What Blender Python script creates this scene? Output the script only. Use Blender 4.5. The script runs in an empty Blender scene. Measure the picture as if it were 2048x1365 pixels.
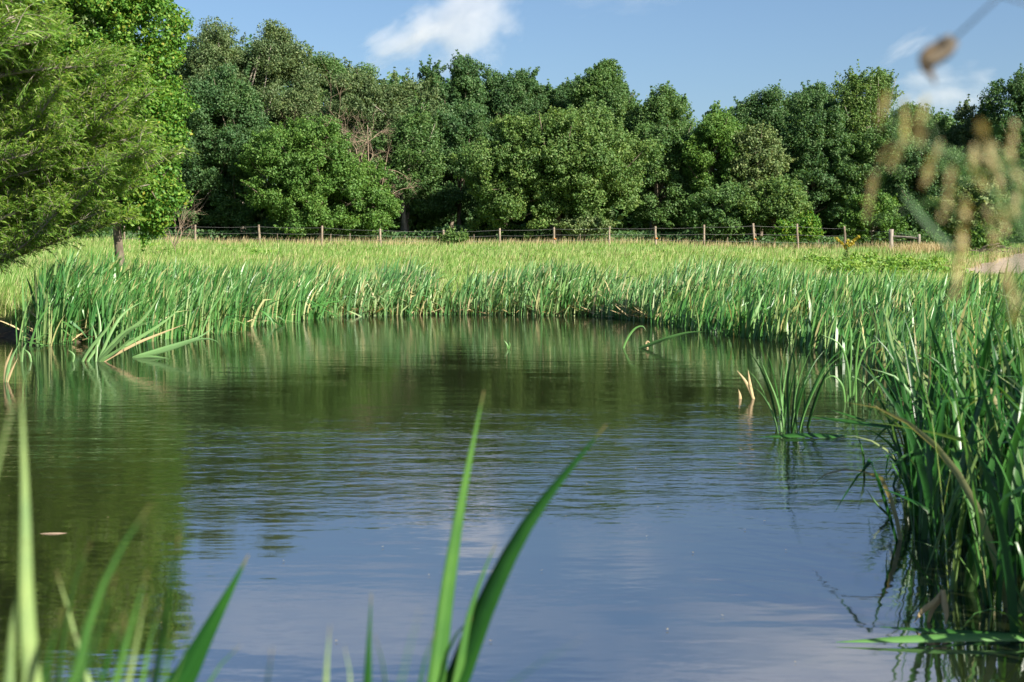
import bpy, math
import numpy as np

# ------------------------------------------------------------------ camera, sky, sun, exposure
SC = bpy.context.scene
COL = SC.collection
F = 2844.0            # focal length in photo pixels (photo is 2048 px wide)
HZ = 540.0            # photo row of the horizon
CX = 1024.0
CAMH = 1.2            # metres above the water

cam_d = bpy.data.cameras.new("camera")
cam = bpy.data.objects.new("camera", cam_d)
COL.objects.link(cam)
cam.location = (0, 0, CAMH)
cam.rotation_euler = (math.radians(90), 0, 0)
cam_d.sensor_width = 36.0
cam_d.lens = 36.0 * F / 2048.0
cam_d.shift_y = -(682.5 - HZ) / 2048.0
cam_d.clip_start = 0.05
cam_d.clip_end = 20000
cam_d.dof.use_dof = True
cam_d.dof.focus_distance = 48.0
cam_d.dof.aperture_fstop = 6.8
SC.camera = cam

SUN_EL = math.radians(31)
SUN_AZ = math.radians(131)      # clockwise from +Y: from the right, a little behind the camera
SUNV = np.array([math.sin(SUN_AZ) * math.cos(SUN_EL), math.cos(SUN_AZ) * math.cos(SUN_EL), math.sin(SUN_EL)])

W = bpy.data.worlds.new("World")
SC.world = W
W.use_nodes = True
nt = W.node_tree
nt.nodes.clear()
sky = nt.nodes.new("ShaderNodeTexSky")
sky.sky_type = 'NISHITA'
sky.sun_disc = False
sky.sun_elevation = SUN_EL
sky.sun_rotation = SUN_AZ
sky.air_density = 1.0
sky.dust_density = 1.3
sky.ozone_density = 4.5
bg = nt.nodes.new("ShaderNodeBackground")
bg.inputs["Strength"].default_value = 0.056
wo = nt.nodes.new("ShaderNodeOutputWorld")
nt.links.new(sky.outputs[0], bg.inputs["Color"])
nt.links.new(bg.outputs[0], wo.inputs["Surface"])

sun_d = bpy.data.lights.new("sun", 'SUN')
sun_d.energy = 5.0
sun_d.angle = math.radians(0.53)
sun_d.color = (1.0, 0.93, 0.80)
sun = bpy.data.objects.new("sun", sun_d)
COL.objects.link(sun)
sun.location = (40, -20, 60)
from mathutils import Vector
sun.rotation_euler = Vector(SUNV).to_track_quat('Z', 'Y').to_euler()

SC.view_settings.view_transform = 'Standard'
SC.view_settings.look = 'None'
SC.view_settings.gamma = 1.0
SC.view_settings.exposure = 1.36
SC.render.engine = 'CYCLES'
cy = SC.cycles
cy.max_bounces = 8
cy.diffuse_bounces = 3
cy.glossy_bounces = 3
cy.transmission_bounces = 4
cy.volume_bounces = 5
cy.transparent_max_bounces = 8
cy.caustics_reflective = False
cy.caustics_refractive = False
cy.sample_clamp_indirect = 6.0

# ------------------------------------------------------------------ helpers
def P(px, py, D):
    """the point D metres in front of the camera that the photo shows at (px, py)"""
    return np.array([(px - CX) / F * D, D, CAMH + (HZ - py) / F * D])

def DW(py):
    """distance of the water surface seen at photo row py"""
    return CAMH * F / (py - HZ)

def new_obj(name, data, parent=None, loc=None):
    o = bpy.data.objects.new(name, data)
    COL.objects.link(o)
    if parent is not None:
        o.parent = parent
    if loc is not None:
        o.location = loc
    return o

def thing(name, label, cat, loc, group=None):
    o = new_obj(name, None, loc=tuple(float(v) for v in loc))
    o.empty_display_size = 0.2
    o["label"] = label
    o["category"] = cat
    if group:
        o["group"] = group
    return o

def tag(o, label=None, cat=None, kind=None, group=None):
    for k, v in (("label", label), ("category", cat), ("kind", kind), ("group", group)):
        if v:
            o[k] = v
    return o

def mesh(name, V, Fq, mats, smooth=False, midx=None):
    """mesh from a vertex array and an (n,4) or (n,3) face array"""
    V = np.asarray(V, dtype=np.float32)
    Fq = np.asarray(Fq, dtype=np.int32)
    m = bpy.data.meshes.new(name)
    n, k = Fq.shape
    m.vertices.add(len(V))
    m.vertices.foreach_set("co", V.ravel())
    m.loops.add(n * k)
    m.loops.foreach_set("vertex_index", Fq.ravel())
    m.polygons.add(n)
    m.polygons.foreach_set("loop_start", np.arange(0, n * k, k, dtype=np.int32))
    for mt in (mats if isinstance(mats, (list, tuple)) else [mats]):
        m.materials.append(mt)
    if midx is not None:
        m.polygons.foreach_set("material_index", np.asarray(midx, dtype=np.int32))
    m.polygons.foreach_set("use_smooth", np.full(n, smooth, dtype=bool))
    m.update(calc_edges=True)
    return m

def join(parts):
    Vs, Fs, off = [], [], 0
    for v, f in parts:
        Vs.append(v); Fs.append(f + off); off += len(v)
    return np.concatenate(Vs), np.concatenate(Fs)

def norm(a):
    return a / np.maximum(np.linalg.norm(a, axis=-1, keepdims=True), 1e-9)

def tube(pts, rad, sides=7):
    pts = np.asarray(pts, float)
    rad = np.broadcast_to(np.asarray(rad, float), (len(pts),))
    t = norm(np.gradient(pts, axis=0))
    ref = np.array([0.31, 0.17, 0.93])
    if abs(np.dot(norm(pts[-1] - pts[0]), ref)) > 0.9:
        ref = np.array([0.93, 0.2, 0.1])
    a = norm(np.cross(t, ref)); b = np.cross(t, a)
    ang = np.linspace(0, 2 * math.pi, sides, endpoint=False)
    V = pts[:, None, :] + rad[:, None, None] * (np.cos(ang)[None, :, None] * a[:, None, :] + np.sin(ang)[None, :, None] * b[:, None, :])
    V = V.reshape(-1, 3)
    i = np.arange(len(pts) - 1)[:, None] * sides
    j = np.arange(sides)[None, :]
    j2 = (j + 1) % sides
    Fq = np.stack([i + j, i + j2, i + sides + j2, i + sides + j], -1).reshape(-1, 4)
    # end caps as thin quads
    e = (len(pts) - 1) * sides
    caps = [[e + k, e + k + 1, e + (sides - 1 - k) - 1, e + sides - 1 - k] for k in range(sides // 2 - 1) if k + 1 < sides - 2 - k]
    if caps:
        Fq = np.concatenate([Fq, np.array(caps)])
    return V, Fq

def bez(pts, n):
    """smooth curve through the listed points"""
    pts = np.asarray(pts, float)
    d = np.concatenate([[0], np.cumsum(np.linalg.norm(np.diff(pts, axis=0), axis=1))])
    d /= d[-1]
    p = np.vstack([2 * pts[0] - pts[1], pts, 2 * pts[-1] - pts[-2]])
    out = []
    for t in np.linspace(0, 1, n):
        i = min(np.searchsorted(d, t, side='right') - 1, len(pts) - 2)
        u = (t - d[i]) / max(d[i + 1] - d[i], 1e-9)
        a, b, c, e = p[i], p[i + 1], p[i + 2], p[i + 3]
        out.append(0.5 * ((2 * b) + (-a + c) * u + (2 * a - 5 * b + 4 * c - e) * u ** 2 + (-a + 3 * b - 3 * c + e) * u ** 3))
    return np.array(out)

def leaf_quads(pos, nrm, ln, wd, rng, droop=0.3, cup=0.0):
    """one diamond-shaped leaf per position"""
    n = len(pos)
    r = rng.normal(size=(n, 3))
    r[:, 2] -= droop
    u = norm(r - (r * nrm).sum(1, keepdims=True) * nrm)
    v = np.cross(nrm, u)
    s = rng.uniform(0.65, 1.25, (n, 1))
    L, Wd = ln * s, wd * s
    V = np.empty((n, 4, 3))
    V[:, 0] = pos - u * L * 0.5
    V[:, 1] = pos + v * Wd * 0.5 - u * L * 0.08 + nrm * Wd * cup
    V[:, 2] = pos + u * L * 0.5
    V[:, 3] = pos - v * Wd * 0.5 - u * L * 0.08 + nrm * Wd * cup
    return V.reshape(-1, 3), np.arange(n * 4).reshape(-1, 4)

def clump_leaves(C, R, ln, wd, dens, rng, squash=0.8, up=0.35, rand=0.75, droop=0.3):
    """leaf quads over leaf clumps with centres C and radii R"""
    cnt = np.maximum((dens * 4 * math.pi * R ** 2).astype(int), 6)
    idx = np.repeat(np.arange(len(C)), cnt)
    n = len(idx)
    d = norm(rng.normal(size=(n, 3)))
    rr = R[idx] * (0.35 + 0.85 * rng.random(n) ** 0.8)
    off = d * rr[:, None]
    off[:, 2] *= squash
    pos = C[idx] + off
    nr = norm(d * 0.8 + np.array([0, 0, up]) + rng.normal(size=(n, 3)) * rand)
    return leaf_quads(pos, nr, ln, wd, rng, droop)

def blades(base, h, yaw, th0, bend, width, rng, K=5, kink=None, fold=0.0, face=None, taper=0.55):
    """many curved ribbons at once: base (n,3), lean direction yaw, start angle th0 and added bend (radians)"""
    n = len(base)
    t = (np.arange(K) + 0.5) / K
    th = th0[:, None] + bend[:, None] * t[None, :] ** 2.1 * 1.25
    if kink is not None:
        kt, ka = kink
        th = th + np.where(t[None, :] > kt[:, None], ka[:, None], 0)
    d = np.stack([np.sin(th) * np.cos(yaw)[:, None], np.sin(th) * np.sin(yaw)[:, None], np.cos(th)], -1)
    p = np.concatenate([np.zeros((n, 1, 3)), np.cumsum(d * (h / K)[:, None, None], 1)], 1) + base[:, None, :]
    tt = np.linspace(0, 1, K + 1)
    w = np.where(tt < taper, 0.75 + 0.25 * np.sin(tt / taper * math.pi / 2), np.maximum(1 - ((tt - taper) / (1 - taper)) ** 1.5, 0.04))
    if face is None:
        face = rng.uniform(0, 2 * math.pi, n)
    tw = face[:, None] + rng.normal(0, 0.35, n)[:, None] * tt[None, :]
    sd = np.stack([np.cos(tw), np.sin(tw), np.zeros_like(tw)], -1)
    tg = norm(np.gradient(p, axis=1))
    sd = norm(sd - (sd * tg).sum(-1, keepdims=True) * tg)
    hw = (width[:, None] * w[None, :] * 0.5)[..., None]
    if fold > 0:
        nn = np.cross(tg, sd)
        V = np.stack([p - sd * hw + nn * hw * fold, p, p + sd * hw + nn * hw * fold], 2)
        m = 3
    else:
        V = np.stack([p - sd * hw, p + sd * hw], 2)
        m = 2
    V = V.reshape(-1, 3)
    row = np.arange(n)[:, None] * (K + 1) * m + np.arange(K)[None, :] * m
    Fs = [np.stack([row + c, row + c + 1, row + c + 1 + m, row + c + m], -1).reshape(-1, 4) for c in range(m - 1)]
    return V, np.concatenate(Fs)

def ribbon(pts, width, facing=None, fold=0.3, K=14, taper=0.5, twist=0.0):
    """one leaf along a list of points; facing = vector the flat side looks to"""
    p = bez(pts, K)
    tt = np.linspace(0, 1, K)
    w = np.where(tt < taper, 0.85 + 0.15 * tt / taper, np.maximum(1 - ((tt - taper) / (1 - taper)) ** 1.4, 0.03))
    tg = norm(np.gradient(p, axis=0))
    f = np.array([0.15, -1.0, 0.1]) if facing is None else np.asarray(facing, float)
    s = norm(np.cross(tg, f))
    nn = np.cross(s, tg)
    a = twist * tt[:, None]
    s, nn = s * np.cos(a) + nn * np.sin(a), nn * np.cos(a) - s * np.sin(a)
    hw = (width * w * 0.5)[:, None]
    th = min(0.0012, width * 0.06)
    front = np.stack([p - s * hw + nn * hw * fold, p, p + s * hw + nn * hw * fold], 1)
    back = front - nn[:, None, :] * th
    V = np.concatenate([front, back[:, ::-1]], 1).reshape(-1, 3)
    i = np.arange(K - 1)[:, None] * 6
    j = np.arange(6)[None, :]
    j2 = (j + 1) % 6
    Fq = np.stack([i + j, i + j2, i + 6 + j2, i + 6 + j], -1).reshape(-1, 4)
    return V, Fq

# ------------------------------------------------------------------ materials
def mat_new(name):
    m = bpy.data.materials.new(name)
    m.use_nodes = True
    m.node_tree.nodes.clear()
    return m, m.node_tree.nodes, m.node_tree.links

def ramp_node(N, stops):
    r = N.new("ShaderNodeValToRGB")
    e = r.color_ramp.elements
    while len(e) > 1:
        e.remove(e[-1])
    e[0].position = stops[0][0]; e[0].color = (*stops[0][1], 1)
    for p_, c in stops[1:]:
        x = e.new(p_); x.color = (*c, 1)
    return r

def leaf_mat(name, stops, trans=0.35, tcol=(1.35, 1.25, 0.6), rough=0.5, spec=0.3, patch=0.0, pscale=0.5, patch_tint=(1.25, 1.15, 0.8), veins=False):
    """foliage: each leaf takes its own colour from the ramp, with some light coming through"""
    m, N, L = mat_new(name)
    g = N.new("ShaderNodeNewGeometry")
    r = ramp_node(N, stops)
    L.new(g.outputs["Random Per Island"], r.inputs[0])
    col = r.outputs[0]
    if patch > 0:
        no = N.new("ShaderNodeTexNoise"); no.inputs["Scale"].default_value = pscale; no.inputs["Detail"].default_value = 3
        L.new(g.outputs["Position"], no.inputs["Vector"])
        rr = ramp_node(N, [(0.38, (1, 1, 1)), (0.66, patch_tint)])
        L.new(no.outputs["Fac"], rr.inputs[0])
        mx = N.new("ShaderNodeMix"); mx.data_type = 'RGBA'; mx.blend_type = 'MULTIPLY'; mx.inputs[0].default_value = patch
        L.new(col, mx.inputs[6]); L.new(rr.outputs[0], mx.inputs[7])
        col = mx.outputs[2]
    if veins:
        # parallel veins, a paler midrib and a withered tip, laid along the leaf itself
        ac = N.new("ShaderNodeAttribute"); ac.attribute_name = "across"
        al = N.new("ShaderNodeAttribute"); al.attribute_name = "along"
        m1 = N.new("ShaderNodeMath"); m1.operation = 'MULTIPLY'; m1.inputs[1].default_value = 75; L.new(ac.outputs["Fac"], m1.inputs[0])
        m2 = N.new("ShaderNodeMath"); m2.operation = 'SINE'; L.new(m1.outputs[0], m2.inputs[0])
        rv = ramp_node(N, [(0, (.78, .80, .74)), (1, (1.2, 1.18, 1.15))])
        m3 = N.new("ShaderNodeMapRange"); m3.inputs[1].default_value = -1; L.new(m2.outputs[0], m3.inputs[0]); L.new(m3.outputs[0], rv.inputs[0])
        rm = ramp_node(N, [(0, (.75, .8, .7)), (.12, (1, 1, 1)), (.44, (1, 1, 1)), (.5, (1.9, 1.6, 1.9)), (.56, (1, 1, 1)), (.88, (1, 1, 1)), (1, (.75, .8, .7))])
        L.new(ac.outputs["Fac"], rm.inputs[0])
        for x_ in (rv, rm):
            k_ = N.new("ShaderNodeMix"); k_.data_type = 'RGBA'; k_.blend_type = 'MULTIPLY'; k_.inputs[0].default_value = 1
            L.new(col, k_.inputs[6]); L.new(x_.outputs[0], k_.inputs[7]); col = k_.outputs[2]
        tp = N.new("ShaderNodeMapRange"); tp.inputs[1].default_value = .975; tp.inputs[2].default_value = 1.0; L.new(al.outputs["Fac"], tp.inputs[0])
        k_ = N.new("ShaderNodeMix"); k_.data_type = 'RGBA'; L.new(tp.outputs[0], k_.inputs[0]); L.new(col, k_.inputs[6]); k_.inputs[7].default_value = (.26, .20, .09, 1); col = k_.outputs[2]
    b = N.new("ShaderNodeBsdfPrincipled")
    b.inputs["Roughness"].default_value = rough
    b.inputs["Specular IOR Level"].default_value = spec
    L.new(col, b.inputs["Base Color"])
    out = N.new("ShaderNodeOutputMaterial")
    if trans > 0:
        tm = N.new("ShaderNodeMix"); tm.data_type = 'RGBA'; tm.blend_type = 'MULTIPLY'; tm.inputs[0].default_value = 1
        L.new(col, tm.inputs[6]); tm.inputs[7].default_value = (*tcol, 1)
        t = N.new("ShaderNodeBsdfTranslucent")
        L.new(tm.outputs[2], t.inputs["Color"])
        ms = N.new("ShaderNodeMixShader"); ms.inputs[0].default_value = trans
        L.new(b.outputs[0], ms.inputs[1]); L.new(t.outputs[0], ms.inputs[2])
        L.new(ms.outputs[0], out.inputs["Surface"])
    else:
        L.new(b.outputs[0], out.inputs["Surface"])
    return m

def noise_mat(name, stops, scale=4.0, rough=0.85, bump=0.0, stretch=(1, 1, 1), detail=5):
    m, N, L = mat_new(name)
    tc = N.new("ShaderNodeTexCoord")
    mp = N.new("ShaderNodeMapping"); mp.inputs["Scale"].default_value = stretch
    L.new(tc.outputs["Object"], mp.inputs["Vector"])
    no = N.new("ShaderNodeTexNoise"); no.inputs["Scale"].default_value = scale; no.inputs["Detail"].default_value = detail
    L.new(mp.outputs[0], no.inputs["Vector"])
    r = ramp_node(N, stops)
    L.new(no.outputs["Fac"], r.inputs[0])
    b = N.new("ShaderNodeBsdfPrincipled"); b.inputs["Roughness"].default_value = rough
    b.inputs["Specular IOR Level"].default_value = 0.25
    L.new(r.outputs[0], b.inputs["Base Color"])
    if bump > 0:
        bp = N.new("ShaderNodeBump"); bp.inputs["Strength"].default_value = 0.7; bp.inputs["Distance"].default_value = bump
        L.new(no.outputs["Fac"], bp.inputs["Height"]); L.new(bp.outputs[0], b.inputs["Normal"])
    out = N.new("ShaderNodeOutputMaterial")
    L.new(b.outputs[0], out.inputs["Surface"])
    return m

LEAF = {
    'dark':   leaf_mat("leaf_dark",   [(0, (.036, .096, .034)), (.6, (.064, .142, .050)), (1, (.120, .190, .088))], trans=.36, patch=.6, rough=.55, spec=.25),
    'mid':    leaf_mat("leaf_mid",    [(0, (.050, .120, .036)), (.6, (.084, .172, .052)), (1, (.145, .222, .092))], trans=.36, patch=.6, rough=.55, spec=.25),
    'bright': leaf_mat("leaf_bright", [(0, (.055, .135, .028)), (.6, (.092, .195, .040)), (1, (.150, .245, .070))], trans=.34, patch=.6, rough=.55, spec=.25),
    'olive':  leaf_mat("leaf_olive",  [(0, (.058, .130, .034)), (.55, (.096, .184, .047)), (1, (.170, .245, .085))], trans=.32, patch=.6, patch_tint=(1.3, 1.15, .9), rough=.55, spec=.25),
    'pale':   leaf_mat("leaf_pale",   [(0, (.070, .130, .044)), (.55, (.125, .190, .070)), (1, (.240, .290, .140))], trans=.3, patch=.5, rough=.55, spec=.25),
    'grey':   leaf_mat("leaf_grey",   [(0, (.060, .112, .044)), (.6, (.098, .155, .064)), (1, (.165, .210, .100))], trans=.3, patch=.5, rough=.55, spec=.25),
    'lime':   leaf_mat("leaf_lime",   [(0, (.050, .150, .022)), (.55, (.098, .240, .034)), (.93, (.190, .305, .050)), (1, (.300, .290, .060))], trans=.42, patch=.6, pscale=1.1, patch_tint=(1.35, 1.15, .8)),
    'feather': leaf_mat("leaf_feather", [(0, (.095, .220, .030)), (.55, (.170, .330, .048)), (1, (.34, .44, .13))], trans=.55, rough=.5, patch=.6, pscale=1.3, patch_tint=(1.25, 1.1, .8)),
    'yellow': leaf_mat("leaf_yellow", [(0, (.34, .29, .03)), (1, (.48, .39, .06))], trans=.35),
}
M_REED = leaf_mat("reed_leaf", [(0, (.028, .112, .028)), (.35, (.060, .200, .046)), (.65, (.125, .285, .080)), (.9, (.25, .34, .14)), (1, (.42, .38, .18))],
                  trans=.32, rough=.4, spec=.5, patch=.5, pscale=.35)
M_REEDPALE = leaf_mat("reed_leaf_pale", [(0, (.040, .135, .040)), (.35, (.095, .240, .076)), (.7, (.20, .35, .145)), (.9, (.34, .38, .20)), (1, (.48, .41, .24))],
                  trans=.3, rough=.4, spec=.5, patch=.5, pscale=.35)
M_REEDNEAR = leaf_mat("reed_leaf_near", [(0, (.010, .060, .012)), (.5, (.024, .115, .018)), (.8, (.070, .185, .038)), (.95, (.22, .30, .12)), (1, (.38, .32, .17))],
                  trans=.38, rough=.36, spec=.5)
M_DRY = leaf_mat("dry_reed", [(0, (.30, .22, .10)), (1, (.52, .42, .24))], trans=.2, rough=.6)
M_GRASS = leaf_mat("grass_blade", [(0, (.095, .225, .030)), (.5, (.165, .310, .070)), (.8, (.30, .41, .15)), (1, (.50, .48, .26))],
                   trans=.38, rough=.55, patch=.8, pscale=.3, patch_tint=(1.22, 1.0, .95))
M_WEED = leaf_mat("weed_leaf", [(0, (.080, .185, .026)), (.6, (.135, .270, .038)), (1, (.26, .36, .09))], trans=.38, patch=.5)
M_SEED = leaf_mat("seed_head", [(0, (.38, .31, .15)), (1, (.62, .54, .31))], trans=.3, rough=.7)
M_STRAW = leaf_mat("straw", [(0, (.30, .23, .12)), (1, (.50, .42, .24))], trans=.3, rough=.7)
M_BARK = noise_mat("bark", [(.3, (.055, .042, .030)), (.7, (.20, .165, .125))], 9, .9, .02, (1, 1, .3))
M_BARKPALE = noise_mat("bark_pale", [(.3, (.13, .11, .09)), (.7, (.34, .30, .25))], 9, .9, .02, (1, 1, .3))
M_TWIG = noise_mat("bare_twig", [(.3, (.16, .115, .08)), (.7, (.34, .26, .19))], 6, .9)
M_POST = noise_mat("weathered_post", [(.3, (.11, .085, .06)), (.7, (.32, .26, .195))], 7, .9, .01, (1, 1, .15))
M_SILVER = noise_mat("silvered_timber", [(.3, (.15, .13, .11)), (.7, (.33, .29, .245))], 7, .9, .01, (1, 1, .15))
M_ORANGE = noise_mat("orange_plastic", [(.3, (.55, .16, .02)), (.7, (.65, .22, .03))], 8, .5)
M_ROAD = noise_mat("road_dust", [(.3, (.20, .155, .11)), (.5, (.33, .265, .20)), (.7, (.45, .38, .30))], 5, .95, .12, detail=9)

def wire_mat():
    m, N, L = mat_new("galvanised_wire")
    b = N.new("ShaderNodeBsdfPrincipled")
    no = N.new("ShaderNodeTexNoise"); no.inputs["Scale"].default_value = 3
    r = ramp_node(N, [(.3, (.16, .16, .155)), (.7, (.28, .28, .275))])
    L.new(no.outputs["Fac"], r.inputs[0]); L.new(r.outputs[0], b.inputs["Base Color"])
    b.inputs["Metallic"].default_value = 0.4; b.inputs["Roughness"].default_value = .45
    out = N.new("ShaderNodeOutputMaterial"); L.new(b.outputs[0], out.inputs["Surface"])
    return m
M_WIRE = wire_mat()

def ground_mat():
    m, N, L = mat_new("soil_and_turf")
    g = N.new("ShaderNodeNewGeometry")
    n1 = N.new("ShaderNodeTexNoise"); n1.inputs["Scale"].default_value = 1.4; n1.inputs["Detail"].default_value = 8
    L.new(g.outputs["Position"], n1.inputs["Vector"])
    turf = ramp_node(N, [(.3, (.075, .105, .022)), (.55, (.130, .170, .040)), (.75, (.21, .20, .085))])
    L.new(n1.outputs["Fac"], turf.inputs[0])
    mud = ramp_node(N, [(.3, (.040, .030, .020)), (.7, (.11, .085, .055))])
    L.new(n1.outputs["Fac"], mud.inputs[0])
    sp = N.new("ShaderNodeSeparateXYZ"); L.new(g.outputs["Position"], sp.inputs[0])
    mr = N.new("ShaderNodeMapRange"); mr.inputs[1].default_value = 0.18; mr.inputs[2].default_value = 0.42
    L.new(sp.outputs["Z"], mr.inputs[0])
    mx = N.new("ShaderNodeMix"); mx.data_type = 'RGBA'
    L.new(mr.outputs[0], mx.inputs[0]); L.new(mud.outputs[0], mx.inputs[6]); L.new(turf.outputs[0], mx.inputs[7])
    b = N.new("ShaderNodeBsdfPrincipled"); b.inputs["Roughness"].default_value = .95
    b.inputs["Specular IOR Level"].default_value = .1
    L.new(mx.outputs[2], b.inputs["Base Color"])
    bp = N.new("ShaderNodeBump"); bp.inputs["Distance"].default_value = .12
    L.new(n1.outputs["Fac"], bp.inputs["Height"]); L.new(bp.outputs[0], b.inputs["Normal"])
    out = N.new("ShaderNodeOutputMaterial"); L.new(b.outputs[0], out.inputs["Surface"])
    return m

def water_mat():
    m, N, L = mat_new("pond_water")
    g = N.new("ShaderNodeNewGeometry")
    def noise(scale, vec, detail=2.0, rough=.5):
        n = N.new("ShaderNodeTexNoise"); n.inputs["Scale"].default_value = scale
        n.inputs["Detail"].default_value = detail; n.inputs["Roughness"].default_value = rough
        L.new(vec, n.inputs["Vector"]); return n.outputs["Fac"]
    def mp(sx, sy, rot=0):
        k = N.new("ShaderNodeMapping"); k.inputs["Scale"].default_value = (sx, sy, 1); k.inputs["Rotation"].default_value = (0, 0, rot)
        L.new(g.outputs["Position"], k.inputs["Vector"]); return k.outputs[0]
    def math_(op, a, b=None, c=None):
        k = N.new("ShaderNodeMath"); k.operation = op
        for i, v in enumerate((a, b, c)):
            if v is None: continue
            if isinstance(v, (int, float)): k.inputs[i].default_value = v
            else: L.new(v, k.inputs[i])
        return k.outputs[0]
    sp = N.new("ShaderNodeSeparateXYZ"); L.new(g.outputs["Position"], sp.inputs[0])
    # breeze over the middle of the pond: between 7.5 and 15 m out
    up = N.new("ShaderNodeMapRange"); up.interpolation_type = 'SMOOTHSTEP'
    wob = math_('MULTIPLY', math_('SUBTRACT', noise(.35, mp(.6, 1)), .5), 5.0)
    yy = math_('ADD', sp.outputs["Y"], wob)
    L.new(yy, up.inputs[0]); up.inputs[1].default_value = 5.2; up.inputs[2].default_value = 9.4
    dn = N.new("ShaderNodeMapRange"); dn.interpolation_type = 'SMOOTHSTEP'
    L.new(yy, dn.inputs[0]); dn.inputs[1].default_value = 9.2; dn.inputs[2].default_value = 13.5
    dn.inputs[3].default_value = 1.0; dn.inputs[4].default_value = 0.08
    breeze = math_('MULTIPLY', up.outputs[0], dn.outputs[0])
    waves = math_('MULTIPLY', noise(4.6, mp(.42, 1.0, .05), 4.0, .55), 0.0105)          # ~0.3 m wavelets, crests across the view
    fine = math_('MULTIPLY', noise(11.0, mp(.5, 1.0, -.1), 3.0), 0.0045)
    pat = N.new("ShaderNodeMapRange"); L.new(noise(.9, mp(.5, 1)), pat.inputs[0]); pat.inputs[1].default_value = .45; pat.inputs[2].default_value = .62
    fine2 = math_('MULTIPLY', fine, math_('ADD', math_('MULTIPLY', pat.outputs[0], .9), .35))
    calm = math_('MULTIPLY', noise(2.6, mp(.45, 1.0, .15), 3.0), 0.0032)
    hgt = math_('ADD', math_('ADD', math_('MULTIPLY', waves, breeze), math_('MULTIPLY', fine2, math_('ADD', breeze, .22))), calm)
    bp = N.new("ShaderNodeBump"); bp.inputs["Strength"].default_value = 1.0; bp.inputs["Distance"].default_value = 1.0
    L.new(hgt, bp.inputs["Height"])
    murk = N.new("ShaderNodeBsdfDiffuse"); murk.inputs["Color"].default_value = (.012, .017, .006, 1)
    gl = N.new("ShaderNodeBsdfGlossy"); gl.inputs["Roughness"].default_value = .035; gl.inputs["Color"].default_value = (.95, .925, 1, 1)
    fr = N.new("ShaderNodeFresnel"); fr.inputs["IOR"].default_value = 7.0
    L.new(bp.outputs[0], gl.inputs["Normal"]); L.new(bp.outputs[0], fr.inputs["Normal"])
    ms = N.new("ShaderNodeMixShader")
    L.new(fr.outputs[0], ms.inputs[0]); L.new(murk.outputs[0], ms.inputs[1]); L.new(gl.outputs[0], ms.inputs[2])
    out = N.new("ShaderNodeOutputMaterial"); L.new(ms.outputs[0], out.inputs["Surface"])
    return m

# ------------------------------------------------------------------ terrain and pond
def wp(px, py):
    D = DW(py); return ((px - CX) / F * D, D)
SHORE = np.array([wp(60, 686), wp(150, 686), wp(400, 661), wp(620, 635), wp(760, 631), wp(900, 629), wp(1060, 631), wp(1200, 632),
                  wp(1330, 645), wp(1500, 672), wp(1640, 690), (4.75, 19), (4.0, 13.5), (3.1, 9.5), (2.5, 7.4), (2.05, 5.6), (2.0, 4.2),
                  (2.1, 3.0), (1.2, 2.3), (0, 2.2), (-3, 2.3), (-8, 4), (-14, 10), (-15, 18), (-12.5, 24), (-9.6, 26.2), (-8.6, 24.4)])

def sdf(x, y):
    """signed distance to the shoreline, positive on land"""
    p = np.stack([x, y], -1)
    best = np.full(x.shape, 1e9)
    inside = np.zeros(x.shape, bool)
    for a, b in zip(SHORE, np.roll(SHORE, -1, 0)):
        ab = b - a
        t = np.clip(((p - a) @ ab) / (ab @ ab), 0, 1)
        d = np.linalg.norm(p - (a + t[..., None] * ab), axis=-1)
        best = np.minimum(best, d)
        c = (a[1] > p[..., 1]) != (b[1] > p[..., 1])
        xi = (b[0] - a[0]) * (p[..., 1] - a[1]) / (b[1] - a[1] + 1e-12) + a[0]
        inside ^= c & (p[..., 0] < xi)
    return np.where(inside, -best, best)

def wave2(x, y):
    return (np.sin(x * .31 + 1.3) * np.cos(y * .27) * .5 + np.sin(x * .83 + y * .55) * .28 + np.sin(x * 1.9 - y * 1.3 + 2) * .12)

def ground_z(x, y):
    x = np.asarray(x, float); y = np.asarray(y, float)
    d = sdf(x, y)
    do = np.maximum(d, 0)
    z = 0.28 * (1 - np.exp(-do / .7)) + 0.0415 * np.minimum(do, 74) + .004 * np.maximum(do - 74, 0)
    z = z - .5 * np.clip((x - 8) / 12, 0, 1) * np.clip(do / 22, 0, 1)
    left = np.clip((-5.5 - x) / 3, 0, 1) * np.clip((46 - y) / 14, 0, 1) * np.clip((y - 16) / 6, 0, 1)
    z = z + left * .55 * (1 - np.exp(-do / 3))
    near = np.clip((8 - y) / 6, 0, 1)
    z = z * (1 - near * .35)
    z = z + np.clip(do / 6, 0, 1) * wave2(x, y) * .10
    zi = -0.7 * (1 - np.exp(np.minimum(d, 0) / 1.6))
    return np.where(d > 0, np.maximum(z, .004), zi)

def gz(x, y):
    return float(ground_z(np.array([x]), np.array([y]))[0])

def axis(fine_lo, fine_hi, step, far_lo, far_hi, g=1.16):
    a = list(np.arange(fine_lo, fine_hi + 1e-6, step))
    s = step
    while a[-1] < far_hi:
        s *= g; a.append(a[-1] + s)
    s = step
    while a[0] > far_lo:
        s *= g; a.insert(0, a[0] - s)
    return np.array(a)
gx = axis(-18, 14, .2, -3000, 3000)
gy = axis(-2, 46, .2, -600, 6000)
GX, GY = np.meshgrid(gx, gy)
GZ = ground_z(GX, GY)
nx, ny = len(gx), len(gy)
ii = (np.arange(ny - 1)[:, None] * nx + np.arange(nx - 1)[None, :]).ravel()
o = new_obj("ground", mesh("ground", np.stack([GX, GY, GZ], -1).reshape(-1, 3), np.stack([ii, ii + 1, ii + nx + 1, ii + nx], -1), ground_mat(), True))
tag(o, kind="structure", label="grassy ground sloping up from the pond to the fence", cat="ground")

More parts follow.
